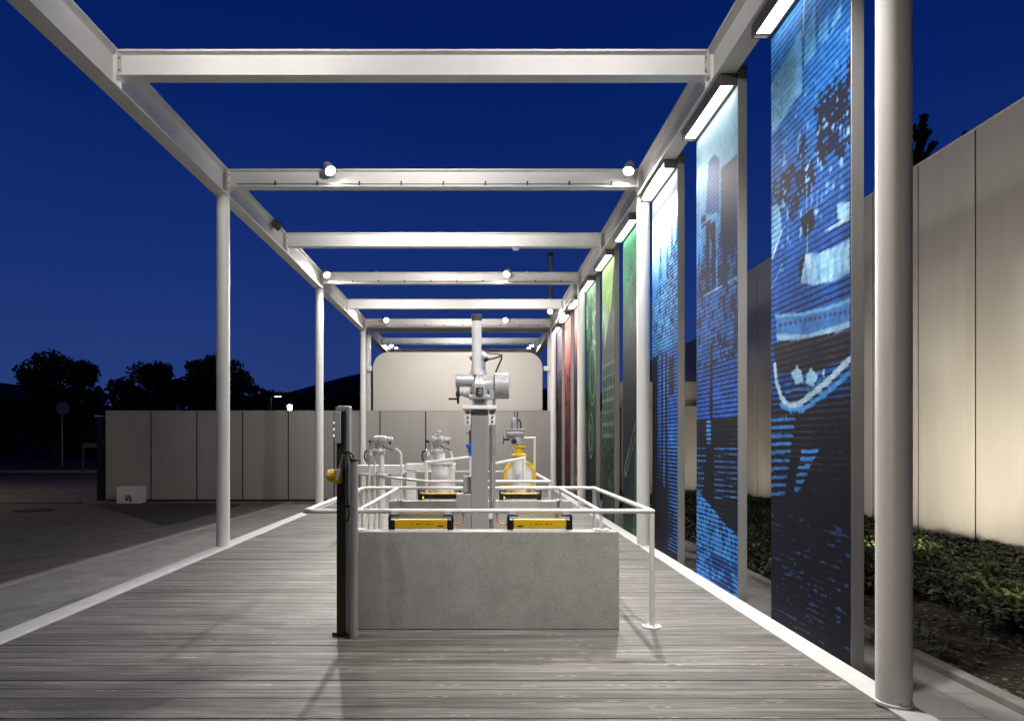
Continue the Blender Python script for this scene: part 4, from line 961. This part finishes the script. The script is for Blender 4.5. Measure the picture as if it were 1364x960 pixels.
# ------------------------------------------------------------------ rear valves with electric drives on white pipe stands
def drive(t, x, y, z, s=1.0, body='silver', knob=True):
    """horizontal drive: barrel, end cap, switch box, worm gear, hand crank"""
    MB().lathe((x-0.15*s, y, z), (1,0,0), [(0,.03*s),(.02*s,.065*s),(.06*s,.078*s),(.17*s,.08*s),(.23*s,.072*s),(.25*s,.05*s)], 22).build('drive_barrel', body, t)
    MB().lathe((x+0.101*s, y+0.01, z+0.0*s), (1,0,0), [(0,.045*s),(.015*s,.058*s),(.085*s,.058*s),(.10*s,.046*s),(.104*s,.02*s)], 20).build('motor', body, t)
    MB().lathe((x-0.06*s, y, z-0.19*s), (0,0,1), [(0,.045*s),(.05*s,.04*s),(.1*s,.055*s),(.125*s,.06*s)], 16).build('gear_neck', 'grey', t)
    MB().lathe((x-0.16*s, y-0.03, z-0.20*s), (1,0,0), [(0,.03*s),(.02*s,.05*s),(.15*s,.05*s),(.17*s,.035*s),(.20*s,.035*s),(.205*s,.06*s),(.225*s,.06*s)], 18).build('worm_gear', body, t)
    MB().lathe((x-0.075*s, y-0.10, z-0.20*s), (0,1,0), [(0,.018*s),(.01*s,.04*s),(.07*s,.045*s)], 16).build('plug_cap', 'grey', t)
    MB().tube([(x+0.02*s,y-.03,z-0.09*s),(x+.07*s,y-.03,z-.13*s),(x+.14*s,y-.02,z-.145*s),(x+.20*s,y,z-.18*s)], 0.012*s, 8).build('cable', 'rubber', t)
d = 11.2
for (px, lab, top) in ((508, 'silver valve drive on white pipes, leftmost behind the front block', False), (585, 'silver valve drive on a white conical pipe, beside the steel column', True)):
    x = X(px, d)
    t = thing('valve_actuator', lab, 'valve drive', (x, d, 0), 'valves with electric drives on the deck')
    drive(t, x, d, Z(586, d), 1.0)
    if top: MB().lathe((x-0.02, d, Z(580,d)-0.005), (0,0,1), [(0,.05),(.035,.05),(.04,.035),(.055,.032),(.06,.05),(.085,.05),(.095,.03)], 18).build('indicator_dome', 'silver', t)
    # left bonnet with black capped limit switch
    MB().lathe((x-0.185, d+0.02, Z(614,d)), (0,0,1), [(0,.07),(.05,.085),(.12,.09),(.17,.06),(.20,.045),(.205,.03)], 20).build('bonnet', 'silver', t)
    MB().cyl((x-0.185, d+0.02, Z(599,d)), (x-0.185, d+0.02, Z(589,d)), 0.028, n=14).build('switch_stem', 'silver', t)
    MB().box(x-0.225, x-0.145, d-0.02, d+0.06, Z(589,d)+.001, Z(586,d)).build('switch_cap', 'black', t, bevel=0.004)
    MB().tube([(x-0.24,d,Z(599,d)),(x-0.285,d,Z(601,d)),(x-0.30,d,Z(608,d)),(x-0.275,d,Z(614,d))], 0.013, 8).build('cable', 'rubber', t)
    for dx in (-0.22, -0.12): MB().cyl((x+dx, d+0.02, 0.01), (x+dx, d+0.02, Z(613,d)), 0.022, n=12).build('support_rod', 'rail', t)
    # support post with bent top at the right
    xp = x+ (534-508)*d/F if not top else x+(602-585)*d/F
    MB().tube([(xp,d+0.05,0.02),(xp,d+0.05,Z(606,d)),(xp-0.02,d+.05,Z(602,d)),(xp-0.10,d+.04,Z(597,d))], 0.02, 10).build('cable_post', 'rail', t)
    for (q, w) in ((-.15, .0), (-.02, .0)): MB().lathe((x+q+.02, d-.078, Z(586,d)), (0,-1,0), [(0,.05),(.012,.05),(.016,.035)], 16).build('cover', 'grey', t)
    MB().box(x-0.06, x+0.0, d-.083, d-.079, Z(588.5,d), Z(585.5,d)).build('rating_plate', 'black', t)
    MB().lathe((x+.16, d-.05, Z(588,d)), (0,-.3,-1), [(0,.018),(.05,.018),(.055,.012)], 10).build('cable_gland', 'black', t)
    zf = 1.26 if top else 1.06
    for q in range(10):
        an = q*.628; rf = .185 if top else .095; xx = x+(.03 if top else 0)
        MB().cyl((xx+rf*math.cos(an), d+(0 if top else .03)+rf*math.sin(an), zf-.02), (xx+rf*math.cos(an), d+(0 if top else .03)+rf*math.sin(an), zf+.065), .011, n=6).build('bolt', 'zinc', t)
    if top:
        MB().lathe((x+0.03, d, 0), (0,0,1), [(0.01,.17),(.03,.17),(.035,.10),(.45,.10),(.95,.155),(1.25,.16),(1.26,.20),(1.30,.20),(1.31,.08),(Z(603,d),.07)], 28).build('conical_pipe', 'white', t)
    else:
        MB().lathe((x+0.0, d+0.03, 0), (0,0,1), [(0.01,.12),(.03,.12),(.035,.06),(1.05,.06),(1.06,.11),(1.09,.11),(1.1,.05),(Z(606,d),.045)], 24).build('pipe', 'white', t)
def bench(label, xa, xb, d, legs, z0, z1):
    t = thing('white_stand', label, 'stand', ((xa+xb)/2, d, 0), 'white stands under the valves')
    MB().box(xa, xb, d-0.12, d+0.12, z0, z1).build('top', 'white', t, bevel=0.01)
    for (a, b_) in legs: MB().box(a, b_, d-0.09, d+0.09, 0.004, z0-.001).build('leg', 'white', t, bevel=0.006)
d = 12.3
bench('long low white stand below the leftmost valve drive', X(463,d), X(538,d), d, [(X(463,d), X(472,d)), (X(522,d), X(534,d))], Z(631,d), Z(619,d))
d = 11.75
bench('higher white stand carrying the valve drive beside the steel column', X(541,d), X(607,d), d, [(X(542,d), X(554,d)), (X(597,d), X(606,d))], Z(626,d), Z(617,d))

# yellow butterfly valve
d = 11.0
x = X(690, d)
t = thing('yellow_valve', 'yellow valve with grey electric drive and a white pipe below it', 'valve', (x, d, 0), 'valves with electric drives on the deck')
MB().lathe((x+0.005, d-0.12, 0), (0,0,1), [(0.01,.15),(.03,.15),(.035,.092),(Z(613,d),.092),(Z(610,d),.06)], 26).build('white_pipe', 'white', t)
MB().lathe((x+0.02, d, Z(607,d)), (0,0,1), [(0,.13),(.025,.13),(.035,.09),(.075,.078),(.145,.082),(.15,.12),(.175,.12)], 24).build('neck', 'yellow', t)
rz = Z(633, d)
MB().lathe((x+0.03, d-0.07, rz), (0,1,0), [(0.0,.228),(.0,.272),(.01,.285),(.045,.285),(.05,.26),(.10,.26),(.105,.285),(.14,.285),(.15,.272),(.15,.228),(.0,.228)], 40, caps=False).build('valve_body', 'yellow', t)
MB().lathe((x+0.03, d-0.055, rz), (0,1,0), [(0,.21),(.012,.224),(.03,.224),(.042,.21)], 36).build('valve_disc', 'white', t)
for q in range(10):
    an = q*0.628+.3; MB().cyl((x+.03+.262*math.cos(an), d-.082, rz+.262*math.sin(an)), (x+.03+.262*math.cos(an), d+.09, rz+.262*math.sin(an)), .014, n=8).build('bolt', 'zinc', t)
MB().lathe((x+.02, d, rz+.28), (0,0,1), [(0,.085),(.03,.075),(.06,.075)], 20).build('collar', 'yellow', t)
MB().box(x-0.10, x+0.16, d-.05, d+.05, 0.004, rz-.29).build('valve_foot', 'white', t, bevel=.01)
MB().lathe((x-0.21, d, Z(577.5,d)), (1,0,0), [(0,.045),(.015,.07),(.13,.078),(.25,.075),(.31,.06),(.325,.04)], 22).build('drive_barrel', 'grey', t)
MB().box(x-0.22, x+0.11, d-0.07, d+0.07, Z(573.5,d), Z(571.0,d)).build('lid', 'grey', t, bevel=0.008)
MB().lathe((x-0.07, d, Z(571,d)+.001), (0,0,1), [(0,.055),(.065,.055),(.067,.06),(.08,.06),(.082,.052),(.17,.052),(.185,.045),(.19,.02)], 20).build('motor', 'grey', t)
MB().cyl((x-0.06, d, Z(556,d)), (x-0.06, d, Z(547,d)), 0.007, n=8).build('antenna', 'black', t)
MB().tube([(x-0.015,d,Z(559.5,d)),(x+.02,d,Z(559,d)),(x+.045,d,Z(562,d)),(x+.05,d,Z(570,d))], 0.013, 8).build('cable', 'rubber', t)
MB().lathe((x-0.02, d, Z(592,d)), (0,0,1), [(0,.09),(.03,.10),(.08,.085),(.13,.08)], 20).build('worm_gear', 'grey', t)
MB().lathe((x-0.075, d-0.14, Z(587,d)), (0,1,0), [(0,.02),(.01,.045),(.08,.05)], 16).build('plug_cap', 'black', t)
hw = MB().tube([(x-0.245, d-0.02+0.06*math.cos(a), Z(585,d)+0.06*math.sin(a)) for a in np.linspace(0, 2*math.pi, 21)[:-1]], 0.009, 8, closed=True).build('hand_wheel', 'black', t)
MB().cyl((x-0.25, d-0.02, Z(585,d)), (x-0.14, d-0.02, Z(585,d)), 0.018, n=10).build('shaft', 'black', hw)
MB().cyl((x-0.245, d-0.03, Z(590,d)), (x-0.30, d-0.03, Z(590,d)), 0.009, n=8).build('grip', 'black', hw)
MB().tube([(x+0.06,d+.05,Z(583,d)),(x+.29,d+.05,Z(583,d)),(x+.29,d+.05,0.02)], 0.02, 10).build('cable_post', 'rail', t)

# ------------------------------------------------------------------ planting-bed lamps that wash the right wall
def uplight(label, x, y, aim, power, cone=110):
    z = -0.14
    spotlight(label, (x, y, z), aim, power, cone, r=0.07, mount='ground', col=(1.0, 0.91, 0.75), blend=1.0)
uplight('garden uplight hidden behind the near white column', 6.75, 10.58, (9.3, 13.6, 2.9), 1050, 140)
uplight('garden uplight behind the nearest blue panel', 7.75, 16.55, (7.1, 16.0, -0.5), 260, 150)
uplight('garden uplight beyond the second blue panel', 7.6, 20.0, (8.8, 22.4, 1.6), 140, 150)
uplight('garden uplight close to the right wall beside the picture edge', 6.3, 7.1, (9.3, 11.0, 5.4), 950, 145)
# ------------------------------------------------------------------ trees, far things
def tree(label, x, y, zb, hgt, rad, nleaf, leaf=0.34, cat='tree', conic=False, group='dark trees beyond the wall'):
    t = thing('tree', label, cat, (x, y, zb), group)
    tr = MB(); th = hgt*0.45
    tr.lathe((x, y, zb-0.2), (0,0,1), [(0, hgt*.032), (th*.5, hgt*.024), (th, hgt*.017), (hgt*.85, hgt*.005)], 8)
    tr.build('trunk', 'bark', t)
    lobes = []
    if conic:
        for i in range(26):
            f = i/26; r_ = rad*(1-f)*0.9; a = i*2.4
            lobes.append((x+math.cos(a)*r_*.6, y+math.sin(a)*r_*.6, zb+hgt*(0.2+0.8*f), max(.3, r_*.55), .6))
    else:
        for i in range(36):
            a = random.uniform(0, 6.283); f = random.random()**.6; h_ = random.uniform(-.85, .75)
            w = math.sqrt(max(.05, 1-(abs(h_)*1.05)**2))
            lobes.append((x+math.cos(a)*rad*f*w*.75, y+math.sin(a)*rad*f*w*.75, zb+hgt*.62+h_*hgt*.37, rad*random.uniform(.14,.33), random.uniform(.65,.9)))
    for lx, ly, lz, lr, sq in lobes[:9]:
        p0 = Vector((x, y, zb+th*random.uniform(.6,1.0))); p1 = Vector((lx, ly, lz))
        MB().tube([p0, (p0+p1)/2+Vector((0,0,-.2)), p1], hgt*.008, 5).build('limb', 'bark', t)
    if conic: lobes = [(x+math.cos(a)*q*rad*(1.02-f)**.6*(.6+.4*math.sin(a*5)), y+math.sin(a)*q*rad*(1.02-f)**.6, zb+hgt*(f+0.05*q), .12+.10*(1-f)*rad, .6) for f, a in [(0.25+0.75*i/44, i*2.4) for i in range(45)] for q in (0.05, .3, .55, .8, 1.0)]
    P_ = []
    for lx, ly, lz, lr, sq in lobes:
        k = max(14, int(nleaf*1.9/len(lobes))); v = NR.normal(size=(k,3)); v /= np.linalg.norm(v, axis=1)[:,None]; r_ = NR.uniform(.2,1.3,k)**.55
        P_.append(np.stack([lx+v[:,0]*lr*r_, ly+v[:,1]*lr*r_, lz+v[:,2]*lr*sq*r_], 1))
    P_ = np.concatenate(P_)
    o = scatter('crown', 'leaf', P_[:,0]-x, P_[:,1]-y, P_[:,2]-zb, leaf, 1.0, None, None); o.parent = t
def T(px0, px1, ptop, d, label, n=5200, leaf=0.3, **kw):
    x = (( px0+px1)/2-VX)*d/F; rad = (px1-px0)/2*d/F; zt = EYE+(VY-ptop)*d/F
    tree(label, x, d, G, zt-G, rad, n, leaf, **kw)
T(-55, 30, 540, 58, 'low dark tree at the very left edge below the big tree', 3000)
T(0, 142, 463, 50, 'broad dark tree behind the round road sign at far left', 8500)
T(148, 262, 482, 55, 'dark tree with ragged top above the left end of the wall', 7000)
T(232, 350, 466, 53, 'tallest dark tree behind the nearest left column', 7500)
T(318, 388, 506, 62, 'small dark tree just left of the far street lamp', 3500)
T(375, 440, 522, 75, 'low dark bush tree to the right of the far street lamp', 2500)
T(1150, 1300, 182, 34, 'dark pointed treetop rising over the right wall beside the column', 4200, 0.28, conic=True)
T(1215, 1345, 204, 36, 'smaller dark treetop over the right wall, farther from the column', 2600, 0.25, conic=True)
# hill and far forest
hv = []; hf = []
hx_ = np.linspace(-420, 500, 90)
for j, (yy, k) in enumerate(((260, 0.0), (300, 0.62), (380, 1.0), (520, 0.9))):
    for x_ in hx_:
        px = VX+x_/380*F
        ridge = np.interp(px, [-200, 150, 330, 390, 430, 482, 560, 700, 900, 1400], [12, 16, 22, 30, 36, 42, 40, 34, 26, 20])
        hv.append((x_, yy, G+ridge*k+2.2*k*float(fbm(np.array([x_*.06+30]), np.array([j*2.0]), 99)[0])))
nh = len(hx_)
for j in range(3):
    for i in range(nh-1): hf.append((j*nh+i, j*nh+i+1, (j+1)*nh+i+1, (j+1)*nh+i))
struct(MB().add(hv, hf).build('hill', 'hill'))
n = 16000; fx = NR.uniform(-120, -14, n); fy = NR.uniform(80, 100, n); fz = G+NR.uniform(0, 1, n)**.8*(6.5+5.0*fbm(fx*.16+60, fx*0+3, 77))
scatter('far_woodland', 'leaf', fx, fy, fz, 1.0, 1.0, 'dark mass of far trees and hedges along the street', 'woodland')
n = 5000; fx = NR.uniform(-40, 20, n); fy = NR.uniform(110, 130, n); fz = G+NR.uniform(0, 1, n)*9.5
scatter('far_woodland', 'leaf', fx, fy, fz, 1.3, 1.0, 'dark wooded slope seen between the left columns above the wall', 'woodland')

# round road sign seen from the back
d = 45.0
t = thing('road_sign', 'round road sign seen from behind on a thin grey post', 'sign', (X(83,d), d, G+.35))
MB().cyl((X(83.5,d), d-0.03, G+.3), (X(82.8,d), d-0.03, Z(534.5,d)), 0.045, n=10).build('post', 'zinc', t)
MB().lathe((X(83,d), d+0.03, Z(543.5,d)), (0,1,0), [(0,.47),(.03,.48),(.05,.46)], 28).build('disc', 'sign_grey', t)
# barrier rail near the gate post
d = 41.0
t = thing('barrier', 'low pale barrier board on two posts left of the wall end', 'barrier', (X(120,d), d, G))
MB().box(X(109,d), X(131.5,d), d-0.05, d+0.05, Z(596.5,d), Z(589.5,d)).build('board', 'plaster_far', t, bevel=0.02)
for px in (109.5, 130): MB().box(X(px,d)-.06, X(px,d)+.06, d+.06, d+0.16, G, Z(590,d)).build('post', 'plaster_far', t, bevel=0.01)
# far parked car and street-side house at the left
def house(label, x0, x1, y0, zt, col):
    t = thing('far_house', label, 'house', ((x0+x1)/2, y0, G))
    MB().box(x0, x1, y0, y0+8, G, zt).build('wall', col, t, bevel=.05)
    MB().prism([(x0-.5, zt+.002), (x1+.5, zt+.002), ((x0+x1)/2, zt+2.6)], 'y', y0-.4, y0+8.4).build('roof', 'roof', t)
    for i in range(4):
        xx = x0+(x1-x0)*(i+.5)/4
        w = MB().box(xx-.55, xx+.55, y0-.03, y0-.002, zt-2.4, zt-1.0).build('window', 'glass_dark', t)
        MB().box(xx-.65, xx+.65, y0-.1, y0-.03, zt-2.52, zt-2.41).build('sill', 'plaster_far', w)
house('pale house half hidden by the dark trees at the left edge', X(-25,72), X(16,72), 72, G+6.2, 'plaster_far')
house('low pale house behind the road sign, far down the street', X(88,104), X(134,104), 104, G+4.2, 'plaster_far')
def far_car(label, px0, px1, d):
    x0, x1 = X(px0,d), X(px1,d); L = x1-x0
    t = thing('parked_car', label, 'car', ((x0+x1)/2, d, G))
    zg = G+.2
    prof = [(0,.0),(0,.55),(.04,.72),(.22,.80),(.34,1.25),(.42,1.36),(.72,1.36),(.84,1.05),(.97,.92),(1,.6),(1,0)]
    MB().prism([(x0+L*a, zg+b_) for a, b_ in prof], 'y', d, d+1.7).build('body', 'sign_grey', t, bevel=.06)
    MB().prism([(x0+L*a, zg+b_) for a, b_ in [(.26,.84),(.36,1.22),(.71,1.25),(.80,1.0),(.78,.88)]], 'y', d-.012, d+1.712).build('window', 'glass_dark', t)
    for a in (.2,.8):
        for yy in (d-.01, d+1.5): MB().lathe((x0+L*a, yy, G+.32), (0,1,0), [(0,.25),(.02,.32),(.19,.32),(.2,.25)], 18).build('wheel', 'black', t)
far_car('grey car parked far off behind the round road sign', 50, 82, 96)
# far street lamps
def street_lamp(label, px, py, d, mat, headw, power=0):
    x = X(px,d); z = Z(py,d)
    t = thing('street_lamp', label, 'street lamp', (x-.35, d, G), 'far street lamps')
    MB().cyl((x-.45, d, G), (x-.45, d, z+.02), 0.07, 0.05, n=8).build('pole', 'zinc', t)
    MB().tube([(x-.45,d,z),(x-.1,d,z+.14),(x+.1,d,z+.16)], 0.04, 6).build('arm', 'zinc', t)
    MB().box(x-.1, x+headw, d-.14, d+.14, z+.09, z+.20).build('head', 'zinc', t, bevel=.02)
    MB().box(x-.05, x+headw-.05, d-.10, d+.10, z+.055, z+.088).build('lens', mat, t, bevel=.01)
street_lamp('far street lamp with pale green light above the wall', 367, 529, 60, 'lamp_far', .55)
# the lamp that lights the street stands left of the view
t = thing('street_lamp', 'street lamp beside the asphalt left of the view', 'street lamp', (-25.0, 19, G))
MB().cyl((-25.0, 19, G), (-25.0, 19, 6.6), 0.07, 0.05, n=10).build('pole', 'zinc', t)
MB().box(-25.05, -24.3, 18.86, 19.14, 6.602, 6.72).build('head', 'zinc', t, bevel=.02)
L = bpy.data.lights.new('spot', 'SPOT'); L.energy = 2300; L.spot_size = R(160); L.spot_blend = 1.0; L.shadow_soft_size = 0.12; L.color = (1.0, 0.82, 0.6)
lo = bpy.data.objects.new('spot', L); COL.objects.link(lo); lo.location = (-24.6, 19, 6.55); lo.rotation_euler = Vector((0.2, 0.25, -1)).to_track_quat('-Z', 'Y').to_euler()
# lamp glare just over the wall top
d = 40.0
t = thing('lantern', 'small bright warm lantern just showing over the wall top', 'lantern', (X(386,d), d, G))
MB().cyl((X(386,d), d, G), (X(386,d), d, Z(546,d)), 0.05, n=8).build('pole', 'zinc', t)
MB().lathe((X(386,d), d, Z(546,d)), (0,0,1), [(0,.08),(.02,.12),(.30,.15),(.32,.10)], 14).build('glass', 'lamp_warm', t)
MB().lathe((X(386,d), d, Z(546,d)+.322), (0,0,1), [(0,.16),(.05,.12),(.08,.02)], 14).build('cap', 'zinc', t)
# chimney pipe far behind
d = 42.0
t = thing('chimney_pipe', 'thin grey metal chimney pipe rising far behind the pergola', 'chimney', (X(733,d), d, G))
MB().cyl((X(733,d), d, G), (X(733,d), d, Z(342,d)), 0.16, n=18).build('shaft', 'zinc', t)
MB().cyl((X(733,d), d, Z(342,d)+.002), (X(733,d), d, Z(337,d)), 0.19, n=18).build('rim', 'boxgrey', t)
S.cycles.use_denoising = True
S.cycles.max_bounces = 6; S.cycles.diffuse_bounces = 4; S.cycles.glossy_bounces = 3
S.cycles.sample_clamp_indirect = 4.0
S.cycles.caustics_reflective = False; S.cycles.caustics_refractive = False
